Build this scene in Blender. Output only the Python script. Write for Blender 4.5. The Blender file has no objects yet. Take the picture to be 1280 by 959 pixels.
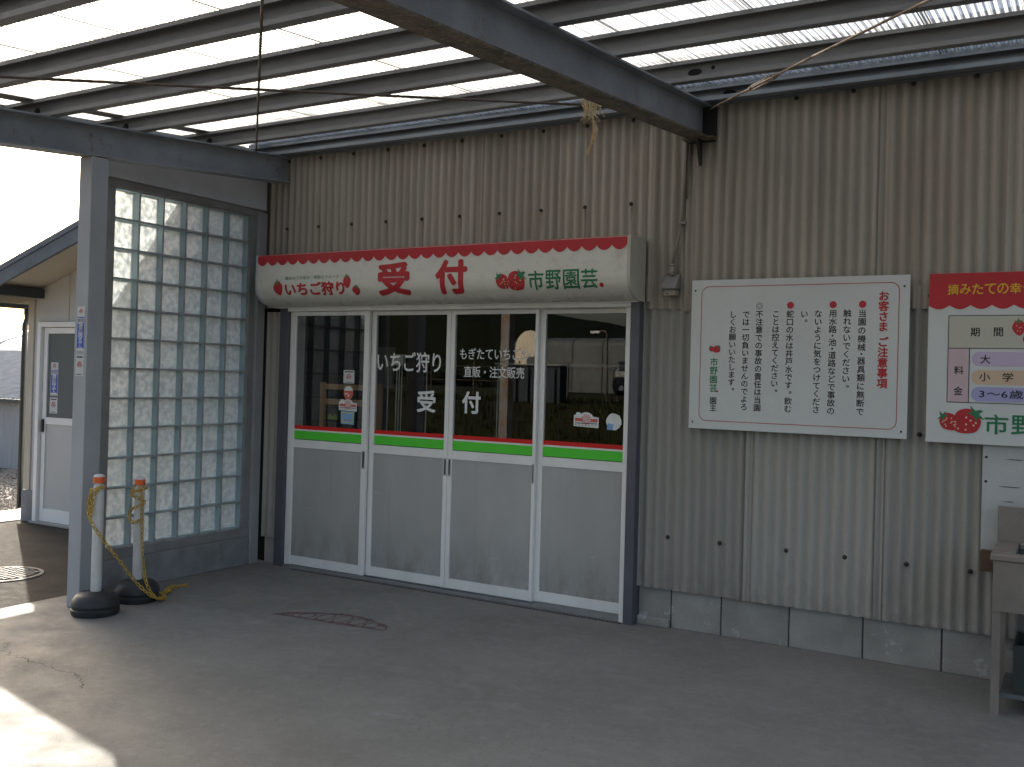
import bpy, bmesh, math, random
from mathutils import Vector, Matrix, noise
random.seed(7)
S = bpy.context.scene
R = math.radians
# ------------------------------------------------------------ camera
cam_d = bpy.data.cameras.new('camera'); cam = bpy.data.objects.new('camera', cam_d)
S.collection.objects.link(cam); S.camera = cam
YAW, PITCH, ROLL = 0.5292952, 0.0071245, 0.0274617
F = Vector((-math.sin(YAW)*math.cos(PITCH), math.cos(YAW)*math.cos(PITCH), math.sin(PITCH)))
R0 = Vector((math.cos(YAW), math.sin(YAW), 0)); U0 = R0.cross(F)
RR = math.cos(ROLL)*R0 + math.sin(ROLL)*U0; UU = -math.sin(ROLL)*R0 + math.cos(ROLL)*U0
CAM = Vector((5.51708, -5.55966, 1.49428))
m = Matrix.Identity(4)
for i in range(3):
    m[i][0], m[i][1], m[i][2], m[i][3] = RR[i], UU[i], -F[i], CAM[i]
cam.matrix_world = m
cam_d.sensor_width = 36; cam_d.lens = 36*1206.08/1280
cam_d.shift_y = -(479.5-463.5)/1280
cam_d.clip_start = 0.05; cam_d.clip_end = 1000
# ------------------------------------------------------------ sky and sun
w = bpy.data.worlds.new('World'); S.world = w; w.use_nodes = True
nt = w.node_tree; bg = nt.nodes['Background']
sky = nt.nodes.new('ShaderNodeTexSky'); sky.sky_type = 'NISHITA'; sky.sun_disc = False
SUN_EL, SUN_AZ = R(27.2), math.atan2(-0.854, 0.52)
sky.sun_elevation = SUN_EL; sky.sun_rotation = SUN_AZ
sky.air_density = 1.0; sky.dust_density = 5.0; sky.ozone_density = 0.4
nt.links.new(sky.outputs[0], bg.inputs[0]); bg.inputs[1].default_value = 0.145
sl = bpy.data.lights.new('sun', 'SUN'); sl.energy = 5.0; sl.angle = R(0.5); sl.color = (1, .93, .82)
so = bpy.data.objects.new('sun', sl); S.collection.objects.link(so)
sdir = Vector((math.sin(SUN_AZ)*math.cos(SUN_EL), math.cos(SUN_AZ)*math.cos(SUN_EL), math.sin(SUN_EL)))
so.rotation_euler = sdir.to_track_quat('Z', 'Y').to_euler(); so.location = (-8, 5, 12)
S.view_settings.view_transform = 'Standard'; S.view_settings.look = 'None'
S.view_settings.exposure = 1.05; S.view_settings.gamma = 1
S.view_settings.use_curve_mapping = False
S.render.engine = 'CYCLES'
S.cycles.use_denoising = True
S.cycles.max_bounces = 10; S.cycles.transparent_max_bounces = 24
S.cycles.diffuse_bounces = 4; S.cycles.glossy_bounces = 5; S.cycles.transmission_bounces = 6
S.cycles.caustics_reflective = False; S.cycles.caustics_refractive = False
S.cycles.sample_clamp_indirect = 6

# ------------------------------------------------------------ materials
def nodes(name):
    mt = bpy.data.materials.new(name); mt.use_nodes = True
    t = mt.node_tree; return mt, t, t.nodes['Principled BSDF']
def mapping(t, scale=(1,1,1), obj=False, rnd=False):
    tc = t.nodes.new('ShaderNodeTexCoord'); mp = t.nodes.new('ShaderNodeMapping')
    mp.inputs['Scale'].default_value = scale
    if obj: src = tc.outputs['Object']
    else:
        g = t.nodes.new('ShaderNodeNewGeometry'); src = g.outputs['Position']
    t.links.new(src, mp.inputs['Vector'])
    if rnd:
        oi = t.nodes.new('ShaderNodeObjectInfo'); k = t.nodes.new('ShaderNodeMath'); k.operation = 'MULTIPLY'
        k.inputs[1].default_value = 37; t.links.new(oi.outputs['Random'], k.inputs[0]); t.links.new(k.outputs[0], mp.inputs['Location'])
    return mp.outputs[0]
def nz(t, vec, scale, detail=4, rough=.55, lo=.35, hi=.65, a=0., b=1.):
    n = t.nodes.new('ShaderNodeTexNoise'); n.inputs['Scale'].default_value = scale
    n.inputs['Detail'].default_value = detail; n.inputs['Roughness'].default_value = rough
    t.links.new(vec, n.inputs['Vector'])
    r = t.nodes.new('ShaderNodeMapRange'); r.inputs[1].default_value = lo; r.inputs[2].default_value = hi
    r.inputs[3].default_value = a; r.inputs[4].default_value = b
    t.links.new(n.outputs[0], r.inputs[0]); return r.outputs[0]
def mixc(t, fac, c1, c2, mode='MIX'):
    x = t.nodes.new('ShaderNodeMix'); x.data_type = 'RGBA'; x.blend_type = mode
    for s, v in ((0, fac), (6, c1), (7, c2)):
        if isinstance(v, (int, float)): x.inputs[s].default_value = v
        elif isinstance(v, tuple): x.inputs[s].default_value = (*v, 1) if len(v) == 3 else v
        else: t.links.new(v, x.inputs[s])
    return x.outputs[2]
def mulf(t, sock, k, add=0):
    x = t.nodes.new('ShaderNodeMath'); x.operation = 'MULTIPLY_ADD'
    t.links.new(sock, x.inputs[0]); x.inputs[1].default_value = k; x.inputs[2].default_value = add
    return x.outputs[0]
def bump(t, p, h, s=.3, d=.005):
    b = t.nodes.new('ShaderNodeBump'); b.inputs['Strength'].default_value = s; b.inputs['Distance'].default_value = d
    t.links.new(h, b.inputs['Height']); t.links.new(b.outputs[0], p.inputs['Normal'])
def pm(name, col, rough=.6, metal=0, col2=None, scale=6, stretch=(1,1,1), fine=0, fscale=150, rustc=None, rust=(.62,.7), rscale=9,
       spec=.5, bmp=0, rv=.1, objvar=0, det=5):
    mt, t, p = nodes(name)
    p.inputs['Roughness'].default_value = rough; p.inputs['Metallic'].default_value = metal
    p.inputs['Specular IOR Level'].default_value = spec
    vec = mapping(t, stretch, rnd=objvar > 0)
    c = (*col, 1)
    if col2 is not None: c = mixc(t, nz(t, vec, scale, det), col, col2)
    if fine:
        v2 = mapping(t); f = nz(t, v2, fscale, 3, .6, .3, .7, 1-fine, 1+fine)
        cmb = t.nodes.new('ShaderNodeCombineColor')
        for i in range(3): t.links.new(f, cmb.inputs[i])
        c = mixc(t, 1., c if not isinstance(c, tuple) else c, cmb.outputs[0], 'MULTIPLY')
    if rustc is not None:
        v3 = mapping(t); c = mixc(t, nz(t, v3, rscale, 7, .65, *rust), c, rustc)
    if objvar:
        oi = t.nodes.new('ShaderNodeObjectInfo'); f = mulf(t, oi.outputs['Random'], 2*objvar, 1-objvar)
        cmb = t.nodes.new('ShaderNodeCombineColor')
        for i in range(3): t.links.new(f, cmb.inputs[i])
        c = mixc(t, 1., c, cmb.outputs[0], 'MULTIPLY')
    if isinstance(c, tuple): p.inputs['Base Color'].default_value = c
    else: t.links.new(c, p.inputs['Base Color'])
    if rv:
        v4 = mapping(t); t.links.new(nz(t, v4, 14, 4, .6, .3, .7, max(0, rough-rv), min(1, rough+rv)), p.inputs['Roughness'])
    if bmp:
        v5 = mapping(t); bump(t, p, nz(t, v5, fscale, 4, .6, .2, .8), bmp, .002)
    return mt
M = {}
# asbestos-cement wave sheets
def slate():
    mt, t, p = nodes('weathered_cement_sheet')
    p.inputs['Roughness'].default_value = .9; p.inputs['Specular IOR Level'].default_value = .25
    v = mapping(t, (1, 1, .13), rnd=True)
    c = mixc(t, nz(t, v, 7, 6, .6, .3, .7), (.45, .405, .345), (.37, .32, .265))
    v2 = mapping(t, (1, 1, .02), rnd=True)
    c = mixc(t, nz(t, v2, 26, 4, .6, .55, .8, 0, .6), c, (.17, .135, .11))
    c = mixc(t, nz(t, mapping(t, (1, 1, .3)), 3.2, 5, .6, .5, .72, 0, .5), c, (.33, .33, .31))
    # wave troughs darkened: shade put into the colour for contrast, with some grime
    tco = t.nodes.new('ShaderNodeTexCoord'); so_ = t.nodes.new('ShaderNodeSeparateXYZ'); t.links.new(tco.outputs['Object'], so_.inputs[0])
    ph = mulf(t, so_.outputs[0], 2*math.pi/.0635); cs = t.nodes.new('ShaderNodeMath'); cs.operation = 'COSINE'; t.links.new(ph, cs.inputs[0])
    trough_shade = t.nodes.new('ShaderNodeMapRange'); t.links.new(cs.outputs[0], trough_shade.inputs[0]); trough_shade.inputs[1].default_value = .5; trough_shade.inputs[2].default_value = -1; trough_shade.inputs[3].default_value = 0; trough_shade.inputs[4].default_value = .38
    c = mixc(t, trough_shade.outputs[0], c, (.14, .118, .098))
    # moss-grey tone on the lower courses
    g = t.nodes.new('ShaderNodeNewGeometry'); sx = t.nodes.new('ShaderNodeSeparateXYZ'); t.links.new(g.outputs['Position'], sx.inputs[0])
    low = t.nodes.new('ShaderNodeMapRange'); t.links.new(sx.outputs[2], low.inputs[0])
    low.inputs[1].default_value = 1.95; low.inputs[2].default_value = 1.9; low.inputs[3].default_value = 0; low.inputs[4].default_value = .62
    c = mixc(t, low.outputs[0], c, (.335, .335, .31))
    # rust runs below the bolts and splashed dirt along the foot
    def mr(sock, a, b, c0, d0):
        r = t.nodes.new('ShaderNodeMapRange'); t.links.new(sock, r.inputs[0])
        for i_, q_ in zip((1,2,3,4), (a,b,c0,d0)): r.inputs[i_].default_value = q_
        return r.outputs[0]
    def mul(a_, b_):
        x_ = t.nodes.new('ShaderNodeMath'); x_.operation = 'MULTIPLY'; t.links.new(a_, x_.inputs[0]); t.links.new(b_, x_.inputs[1]); return x_.outputs[0]
    pp = t.nodes.new('ShaderNodeMath'); pp.operation = 'PINGPONG'; pp.inputs[1].default_value = .15925
    t.links.new(mulf(t, sx.outputs[0], 1, -.243), pp.inputs[0]); near = mr(pp.outputs[0], .002, .013, 1, 0)
    st_ = nz(t, mapping(t, (3, 1, .8)), 5, 4, .6, .35, .6)
    left = mr(sx.outputs[0], 3.20, 3.21, 1, 0)
    for z0 in (3.105, 2.585):
        run = mul(left, mr(sx.outputs[2], z0-.34, z0, 0, .85)); run = mul(run, mr(sx.outputs[2], z0, z0+.004, 1, 0))
        c = mixc(t, mul(mul(run, near), st_), c, (.13, .075, .05))
    foot = mul(mr(sx.outputs[2], .23, .48, .40, 0), nz(t, mapping(t, (1, 1, .6)), 11, 5, .65, .38, .62))
    c = mixc(t, foot, c, (.15, .135, .115))
    f = nz(t, mapping(t), 260, 3, .7, .3, .7, .84, 1.14)
    cmb = t.nodes.new('ShaderNodeCombineColor')
    for i in range(3): t.links.new(f, cmb.inputs[i])
    c = mixc(t, 1., c, cmb.outputs[0], 'MULTIPLY')
    oi = t.nodes.new('ShaderNodeObjectInfo'); f = mulf(t, oi.outputs['Random'], .22, .89)
    cmb = t.nodes.new('ShaderNodeCombineColor')
    for i in range(3): t.links.new(f, cmb.inputs[i])
    c = mixc(t, 1., c, cmb.outputs[0], 'MULTIPLY')
    t.links.new(c, p.inputs['Base Color']); bump(t, p, nz(t, mapping(t), 220, 4, .7, .2, .8), .35, .002)
    return mt
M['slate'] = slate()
def concrete():
    mt, t, p = nodes('worn_concrete')
    p.inputs['Specular IOR Level'].default_value = .35
    v = mapping(t)
    c = mixc(t, nz(t, v, 1.1, 7, .6, .35, .65), (.225, .222, .205), (.182, .178, .163))
    c = mixc(t, nz(t, mapping(t, (1, .35, 1)), 3.7, 6, .62, .54, .74, 0, .45), c, (.165, .16, .155))
    c = mixc(t, nz(t, mapping(t, (.5, 1.2, 1)), 6.5, 5, .6, .56, .74, 0, .35), c, (.31, .31, .305))
    c = mixc(t, nz(t, mapping(t), 17, 5, .7, .5, .68, 0, .5), c, (.27, .262, .245))
    c = mixc(t, nz(t, mapping(t), 31, 4, .7, .56, .7, 0, .5), c, (.12, .115, .107))
    f = nz(t, mapping(t), 130, 5, .85, .25, .75, .68, 1.28)
    cmb = t.nodes.new('ShaderNodeCombineColor')
    for i in range(3): t.links.new(f, cmb.inputs[i])
    c = mixc(t, 1., c, cmb.outputs[0], 'MULTIPLY')
    c = mixc(t, nz(t, mapping(t), 44, 3, .5, .71, .73, 0, .6), c, (.09, .09, .09))
    t.links.new(c, p.inputs['Base Color'])
    t.links.new(nz(t, mapping(t), 4, 5, .6, .3, .7, .55, .85), p.inputs['Roughness'])
    bump(t, p, nz(t, mapping(t), 120, 5, .7, .2, .8), .25, .003)
    return mt
M['concrete'] = concrete()
M['asphalt'] = pm('asphalt', (.045,.040,.034), .95, spec=.1, col2=(.066,.059,.049), scale=2, fine=.5, fscale=170, rustc=(.24,.22,.18), rust=(.68,.74), rscale=70, bmp=.6)
M['strip'] = pm('pale_concrete_strip', (.42,.39,.34), .85, col2=(.34,.32,.28), scale=4, fine=.2, bmp=.4)
M['gravel'] = pm('gravel_stone', (.38,.34,.29), .85, col2=(.20,.185,.165), scale=30, fine=.2, objvar=0)
M['dirt'] = pm('gravel_ground', (.22,.19,.16), .95, col2=(.15,.13,.11), scale=14, fine=.3, bmp=.5)
M['block'] = pm('concrete_block', (.34,.33,.30), .9, col2=(.26,.25,.225), scale=5, fine=.18, rustc=(.46,.46,.45), rust=(.60,.66), rscale=7, objvar=.08, bmp=.4)
M['grey_frame'] = pm('grey_painted_steel_trim', (.33,.34,.35), .55, col2=(.28,.285,.29), scale=3, fine=.06)
M['frame_dirty'] = pm('mud_stained_grey_steel', (.27,.27,.27), .6, col2=(.215,.21,.205), scale=5, fine=.1)
M['plinth'] = pm('stained_plinth', (.27,.275,.285), .85, col2=(.19,.195,.20), scale=6, fine=.12, bmp=.3)
M['lintel'] = pm('lintel_board', (.52,.54,.57), .7, col2=(.46,.475,.50), scale=4, fine=.07)
M['post'] = pm('pale_blue_grey_post_paint', (.40,.425,.45), .5, col2=(.35,.37,.39), scale=3, fine=.05)
M['beam'] = pm('blue_grey_beam_paint', (.30,.325,.34), .55, col2=(.23,.25,.265), scale=4, fine=.1, rustc=(.15,.115,.085), rust=(.6,.75), rscale=7)
M['rusty'] = pm('grime_and_rust', (.17,.135,.10), .85, col2=(.085,.075,.06), scale=16, stretch=(1,.4,1), fine=.3, fscale=60, rustc=(.24,.19,.13), rust=(.55,.65), rscale=30)
M['purlin'] = pm('dull_purlin_steel', (.19,.19,.185), .55, col2=(.15,.15,.15), scale=3, stretch=(.3,1,1), fine=.08, rustc=(.17,.14,.115), rust=(.6,.8), rscale=5)
M['galv'] = pm('galvanized_purlin_steel', (.21,.235,.26), .42, metal=.3, col2=(.13,.15,.165), scale=3, stretch=(.3,1,1), fine=.1)
M['rust_rod'] = pm('rusted_rod', (.13,.09,.065), .8, col2=(.07,.055,.045), scale=20, fine=.2)
M['rod_tan'] = pm('tan_rusted_rod', (.36,.26,.17), .7, col2=(.2,.14,.1), scale=30, fine=.2)
M['dark'] = pm('dark_shadowed_hole', (.012,.012,.012), .9)
M['bolt'] = pm('dark_bolt', (.035,.032,.03), .6, metal=.3)
M['alu'] = pm('brushed_aluminium_frame', (.88,.865,.84), .4, metal=0, col2=(.80,.785,.76), scale=4, stretch=(1,1,.2), fine=.04)
M['alu_dull'] = pm('dull_aluminium_panel', (.46,.465,.46), .4, metal=.15, col2=(.41,.415,.41), scale=1.3, fine=.05, fscale=300)
def kick():
    mt, t, p = nodes('scuffed_aluminium_panel'); p.inputs['Metallic'].default_value = .12
    v = mapping(t, (1,1,.25)); c = mixc(t, nz(t, v, 3, 5, .6, .35, .65), (.46,.455,.445), (.40,.395,.38))
    g = t.nodes.new('ShaderNodeNewGeometry'); sx = t.nodes.new('ShaderNodeSeparateXYZ'); t.links.new(g.outputs['Position'], sx.inputs[0])
    r = t.nodes.new('ShaderNodeMapRange'); t.links.new(sx.outputs[2], r.inputs[0]); r.inputs[1].default_value = .08; r.inputs[2].default_value = .42; r.inputs[3].default_value = .9; r.inputs[4].default_value = .05
    m_ = t.nodes.new('ShaderNodeMath'); m_.operation = 'MULTIPLY'; t.links.new(r.outputs[0], m_.inputs[0]); t.links.new(nz(t, mapping(t, (1,1,.5)), 9, 6, .7, .35, .7), m_.inputs[1])
    c = mixc(t, m_.outputs[0], c, (.24,.225,.20))
    c = mixc(t, nz(t, mapping(t, (.25,1,2.5)), 16, 3, .6, .70, .72, 0, .35), c, (.62,.62,.61))
    c = mixc(t, nz(t, mapping(t, (2,1,.08)), 9, 4, .6, .60, .75, 0, .35), c, (.25,.245,.235))
    f = nz(t, mapping(t), 320, 2, .6, .3, .7, .94, 1.06); cmb = t.nodes.new('ShaderNodeCombineColor')
    for i in range(3): t.links.new(f, cmb.inputs[i])
    c = mixc(t, 1., c, cmb.outputs[0], 'MULTIPLY'); t.links.new(c, p.inputs['Base Color'])
    t.links.new(nz(t, mapping(t, (1,1,.4)), 6, 5, .6, .3, .7, .33, .6), p.inputs['Roughness']); bump(t, p, nz(t, mapping(t), 3.5, 2, .5, 0, 1), .25, .01)
    return mt
M['kick'] = kick()
M['door_post'] = pm('dark_violet_grey_post', (.105,.105,.125), .5, col2=(.08,.08,.095), scale=4)
M['rubber'] = pm('black_rubber', (.018,.02,.022), .55, col2=(.03,.032,.034), scale=8)
M['white_pvc'] = pm('white_pipe', (.66,.66,.65), .4, col2=(.54,.53,.51), scale=9, fine=.03)
M['orange'] = pm('orange_reflector', (.80,.14,.03), .35)
M['chain'] = pm('yellow_chain_plastic', (.62,.40,.06), .5, col2=(.42,.27,.05), scale=20)
M['board'] = pm('white_board', (.60,.62,.60), .38, col2=(.555,.57,.555), scale=2, fine=.02)
M['signwhite'] = pm('cream_white_sign', (.70,.69,.635), .3, col2=(.67,.655,.60), scale=1.2, stretch=(.4,1,2), rustc=(.45,.43,.37), rust=(.60,.80), rscale=5, fine=.02, rv=.06)
M['red'] = pm('sign_red', (.50,.018,.028), .35, col2=(.43,.016,.024), scale=6, rv=.05)
M['redtape'] = pm('red_tape', (.66,.02,.016), .45, spec=.3)
M['greentape'] = pm('green_tape', (.10,.64,.05), .45, spec=.3)
M['whiteprint'] = pm('white_vinyl', (.74,.75,.74), .45)
M['blackprint'] = pm('black_print', (.012,.012,.014), .5)
M['greenprint'] = pm('green_print', (.012,.17,.07), .45)
M['leafgreen'] = pm('olive_green_print', (.14,.17,.055), .5)
M['yellowprint'] = pm('yellow_print', (.72,.44,.02), .45)
M['yellowseed'] = pm('pale_seed_print', (.75,.62,.45), .5)
M['cream'] = pm('cream_print', (.50,.48,.40), .5)
M['pink'] = pm('pale_pink_print', (.56,.42,.44), .5)
M['lilac'] = pm('lilac_print', (.52,.42,.56), .5)
M['peach'] = pm('peach_print', (.60,.44,.31), .5)
M['lavender'] = pm('lavender_print', (.36,.35,.58), .5)
M['blueprint'] = pm('blue_print', (.03,.09,.48), .4)
M['skyprint'] = pm('light_blue_print', (.22,.42,.68), .45)
M['coral'] = pm('coral_print', (.62,.13,.10), .45)
M['wood'] = pm('plain_wood', (.62,.38,.20), .6, col2=(.50,.29,.15), scale=9, stretch=(1,1,.15))
M['streaked'] = pm('rust_streaked_post_paint', (.30,.285,.265), .6, col2=(.25,.235,.215), scale=5, rustc=(.28,.15,.08), rust=(.52,.6), rscale=6)
M['darkwood'] = pm('old_brown_wood', (.15,.085,.045), .75, col2=(.085,.05,.03), scale=10, stretch=(.2,1,1))
M['whitewood'] = pm('white_painted_plywood', (.50,.51,.50), .7, col2=(.42,.43,.42), scale=3, stretch=(.3,1,1), fine=.06, rustc=(.16,.155,.15), rust=(.70,.74), rscale=18)
M['steel'] = pm('worn_stainless_steel', (.27,.23,.20), .45, metal=.2, col2=(.21,.18,.155), scale=4, fine=.08)
M['steel_in'] = pm('basin_steel', (.22,.23,.25), .35, metal=.7, col2=(.15,.155,.165), scale=6)
M['greenglass'] = pm('dark_green_crate_plastic', (.035,.045,.038), .5, col2=(.025,.032,.028), scale=5)
M['beige'] = pm('beige_siding', (.60,.59,.57), .75, col2=(.54,.53,.51), scale=2, stretch=(1,1,.4), fine=.05)
M['soffit'] = pm('soffit_board', (.56,.50,.40), .8, col2=(.50,.445,.36), scale=2)
M['roofedge'] = pm('grey_blue_barge_board', (.13,.15,.17), .6, col2=(.10,.11,.125), scale=4, fine=.08)
M['gutter'] = pm('dark_gutter', (.035,.045,.05), .45)
M['doorbeige'] = pm('pale_door_panel', (.56,.55,.52), .6, col2=(.50,.49,.46), scale=2, stretch=(1,1,.3), fine=.04)
M['frost'] = pm('dim_frosted_pane', (.10,.115,.12), .35, rv=0)
M['meter'] = pm('weathered_grey_box', (.25,.235,.22), .6, col2=(.20,.19,.175), scale=10)
M['meter_low'] = pm('beige_box_plastic', (.33,.29,.235), .6)
M['conduit'] = pm('taupe_conduit', (.25,.215,.18), .6, col2=(.2,.17,.145), scale=8)
M['straw'] = pm('dry_straw', (.72,.58,.34), .8, col2=(.5,.38,.22), scale=50)
M['iron'] = pm('manhole_iron', (.07,.065,.06), .85, spec=.2, col2=(.05,.046,.042), scale=14)
M['ironlight'] = pm('worn_manhole_pads', (.26,.235,.21), .7, spec=.2, col2=(.2,.185,.165), scale=20)
M['stain'] = pm('reddish_floor_paint_remains', (.105,.05,.056), .85, col2=(.16,.11,.112), scale=25, fine=.2)
M['crack'] = pm('crack_dirt', (.05,.05,.05), .95)
M['shedwall'] = pm('pale_metal_siding', (.37,.39,.41), .6, col2=(.32,.335,.35), scale=2, stretch=(1,1,.2))
M['shedroof'] = pm('galvanized_corrugated_roof', (.30,.31,.325), .75, spec=.2, col2=(.22,.23,.245), scale=5)
M['film'] = pm('white_greenhouse_film', (.62,.60,.55), .5, col2=(.52,.51,.47), scale=1, fine=.03)
M['film2'] = pm('grey_greenhouse_film', (.12,.135,.125), .6, col2=(.07,.08,.075), scale=.6, fine=.05)
M['archwall'] = pm('cream_arch_wall', (.95,.82,.62), .7, col2=(.88,.75,.55), scale=2)
M['leaf'] = pm('dark_conifer_foliage', (.018,.026,.012), .9, spec=.1, col2=(.03,.04,.018), scale=2)
M['hill'] = pm('shaded_forest_floor', (.008,.011,.005), .95, spec=.05, col2=(.012,.016,.008), scale=.5)
M['grass'] = pm('grass', (.045,.052,.016), .8, spec=.1, col2=(.025,.032,.010), scale=5)
M['soil'] = pm('bank_soil_and_turf', (.026,.026,.010), .95, spec=.1, col2=(.012,.015,.006), scale=3, fine=.3, fscale=40)
M['carpaint'] = pm('dark_blue_car_paint', (.012,.016,.024), .15, metal=.3)
M['chrome'] = pm('chrome', (.75,.76,.78), .12, metal=1)
M['lampglass'] = pm('headlamp_reflector', (.80,.80,.78), .1, metal=.8)
M['carglass'] = pm('dark_car_glass', (.01,.012,.014), .05)
M['container'] = pm('blue_grey_container', (.04,.05,.06), .7, spec=.2, col2=(.055,.065,.08), scale=2)
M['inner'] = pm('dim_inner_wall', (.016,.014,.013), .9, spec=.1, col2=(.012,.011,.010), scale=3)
M['cord'] = pm('pale_blind_cord', (.52,.54,.54), .6)
M['paper'] = pm('pale_paper', (.25,.25,.26), .8)
M['cable'] = pm('grey_cable', (.17,.155,.15), .6)
M['roofmain'] = pm('old_roof_sheet', (.2,.19,.18), .85, col2=(.14,.135,.13), scale=3)
M['yellowlabel'] = pm('sticker_yellow', (.55,.55,.10), .5)

def poly_roof():
    mt = bpy.data.materials.new('cloudy_polycarbonate'); mt.use_nodes = True; t = mt.node_tree; t.nodes.clear()
    out = t.nodes.new('ShaderNodeOutputMaterial')
    tr = t.nodes.new('ShaderNodeBsdfTranslucent'); tp = t.nodes.new('ShaderNodeBsdfTransparent'); di = t.nodes.new('ShaderNodeBsdfDiffuse')
    v = mapping(t, (1, .12, 1)); d = nz(t, v, 5, 5, .6, .45, .75)
    c = mixc(t, d, (.66,.68,.69), (.48,.48,.46))
    sx = t.nodes.new('ShaderNodeSeparateXYZ'); t.links.new(mapping(t), sx.inputs[0])
    fr_ = t.nodes.new('ShaderNodeMath'); fr_.operation = 'PINGPONG'; t.links.new(sx.outputs[0], fr_.inputs[0]); fr_.inputs[1].default_value = .009
    rb = t.nodes.new('ShaderNodeMapRange'); t.links.new(fr_.outputs[0], rb.inputs[0]); rb.inputs[1].default_value = 0; rb.inputs[2].default_value = .0030; rb.inputs[3].default_value = .92; rb.inputs[4].default_value = 0
    c = mixc(t, rb.outputs[0], c, (.10,.105,.11)); t.links.new(c, tr.inputs[0])
    tpc = mixc(t, rb.outputs[0], (.52,.55,.565), (.06,.065,.07)); t.links.new(tpc, tp.inputs[0]); di.inputs[0].default_value = (.7,.7,.68,1)
    m1 = t.nodes.new('ShaderNodeMixShader'); m1.inputs[0].default_value = .45
    t.links.new(tr.outputs[0], m1.inputs[1]); t.links.new(tp.outputs[0], m1.inputs[2])
    m2 = t.nodes.new('ShaderNodeMixShader'); m2.inputs[0].default_value = .06
    t.links.new(m1.outputs[0], m2.inputs[1]); t.links.new(di.outputs[0], m2.inputs[2])
    t.links.new(m2.outputs[0], out.inputs[0]); return mt
M['polycarb'] = poly_roof()
def frontfresnel(t, ior):
    fr = t.nodes.new('ShaderNodeFresnel'); fr.inputs[0].default_value = ior; g = t.nodes.new('ShaderNodeNewGeometry')
    inv = t.nodes.new('ShaderNodeMath'); inv.operation = 'SUBTRACT'; inv.inputs[0].default_value = 1; t.links.new(g.outputs['Backfacing'], inv.inputs[1])
    x = t.nodes.new('ShaderNodeMath'); x.operation = 'MULTIPLY'; t.links.new(fr.outputs[0], x.inputs[0]); t.links.new(inv.outputs[0], x.inputs[1]); return x
def glassmat(name, tint, refl=1.5, through=(.8,.82,.82), rough=0.0, wavy=0):
    mt = bpy.data.materials.new(name); mt.use_nodes = True; t = mt.node_tree; t.nodes.clear()
    out = t.nodes.new('ShaderNodeOutputMaterial'); tp = t.nodes.new('ShaderNodeBsdfTransparent'); gl = t.nodes.new('ShaderNodeBsdfGlossy')
    fr = frontfresnel(t, refl)
    tp.inputs[0].default_value = (*through, 1); gl.inputs[0].default_value = (*tint, 1); gl.inputs[1].default_value = rough
    mx = t.nodes.new('ShaderNodeMixShader'); t.links.new(fr.outputs[0], mx.inputs[0]); t.links.new(tp.outputs[0], mx.inputs[1]); t.links.new(gl.outputs[0], mx.inputs[2])
    if wavy:
        b = t.nodes.new('ShaderNodeBump'); b.inputs[0].default_value = wavy; b.inputs[1].default_value = .002
        t.links.new(nz(t, mapping(t), 3, 2, .5, 0, 1), b.inputs['Height']); t.links.new(b.outputs[0], gl.inputs['Normal'])
    t.links.new(mx.outputs[0], out.inputs[0]); return mt
M['glass'] = glassmat('window_glass', (1,1,1), 1.85, (.82,.83,.825), 0, .03)
def blockglass(kind):
    mt = bpy.data.materials.new('glass_block_'+kind); mt.use_nodes = True; t = mt.node_tree; t.nodes.clear()
    N = t.nodes.new; out = N('ShaderNodeOutputMaterial'); tp = N('ShaderNodeBsdfTransparent'); gl = N('ShaderNodeBsdfGlossy'); fr = frontfresnel(t, 1.5)
    gl.inputs[1].default_value = .08
    last = tp.outputs[0]
    def bmp(sc, d, st=1.):
        b = N('ShaderNodeBump'); b.inputs[0].default_value = st; b.inputs[1].default_value = d
        t.links.new(nz(t, mapping(t, (1,1,.8), obj=True, rnd=True), sc, 2, .55, .2, .8), b.inputs['Height']); return b.outputs[0]
    if kind == 'front':
        tp.inputs[0].default_value = (.955,.98,.985,1); t.links.new(bmp(20, .0006, .3), gl.inputs['Normal'])
    elif kind == 'rear':
        tp.inputs[0].default_value = (.82,.87,.88,1); tl = N('ShaderNodeBsdfTranslucent'); df = N('ShaderNodeBsdfDiffuse')
        v = mapping(t, (1,1,1), obj=True, rnd=True); c = mixc(t, nz(t, v, 27, 2, .5, .36, .64), (.33,.365,.375), (.72,.75,.735)); t.links.new(c, tl.inputs[0])
        df.inputs[0].default_value = (.92,.97,.98,1)
        n_ = bmp(26, .010)
        for q in (tl, gl): t.links.new(n_, q.inputs['Normal'])
        t.links.new(bmp(16, .006), df.inputs['Normal'])
        a = N('ShaderNodeMixShader'); a.inputs[0].default_value = .85; t.links.new(last, a.inputs[1]); t.links.new(tl.outputs[0], a.inputs[2])
        a2 = N('ShaderNodeMixShader'); a2.inputs[0].default_value = .50; t.links.new(a.outputs[0], a2.inputs[1]); t.links.new(df.outputs[0], a2.inputs[2]); last = a2.outputs[0]
    else:
        tl = N('ShaderNodeBsdfTranslucent'); df = N('ShaderNodeBsdfDiffuse'); tl.inputs[0].default_value = (.60,.75,.80,1); df.inputs[0].default_value = (.72,.87,.92,1)
        a = N('ShaderNodeMixShader'); a.inputs[0].default_value = .5; t.links.new(tl.outputs[0], a.inputs[1]); t.links.new(df.outputs[0], a.inputs[2]); last = a.outputs[0]
        gl.inputs[1].default_value = .2; t.links.new(bmp(60, .002), gl.inputs['Normal'])
    a3 = N('ShaderNodeMixShader'); t.links.new(fr.outputs[0], a3.inputs[0]); t.links.new(last, a3.inputs[1]); t.links.new(gl.outputs[0], a3.inputs[2])
    t.links.new(a3.outputs[0], out.inputs[0]); return mt
for k_ in ('front', 'rear', 'side'): M['block_'+k_] = blockglass(k_)

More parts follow.
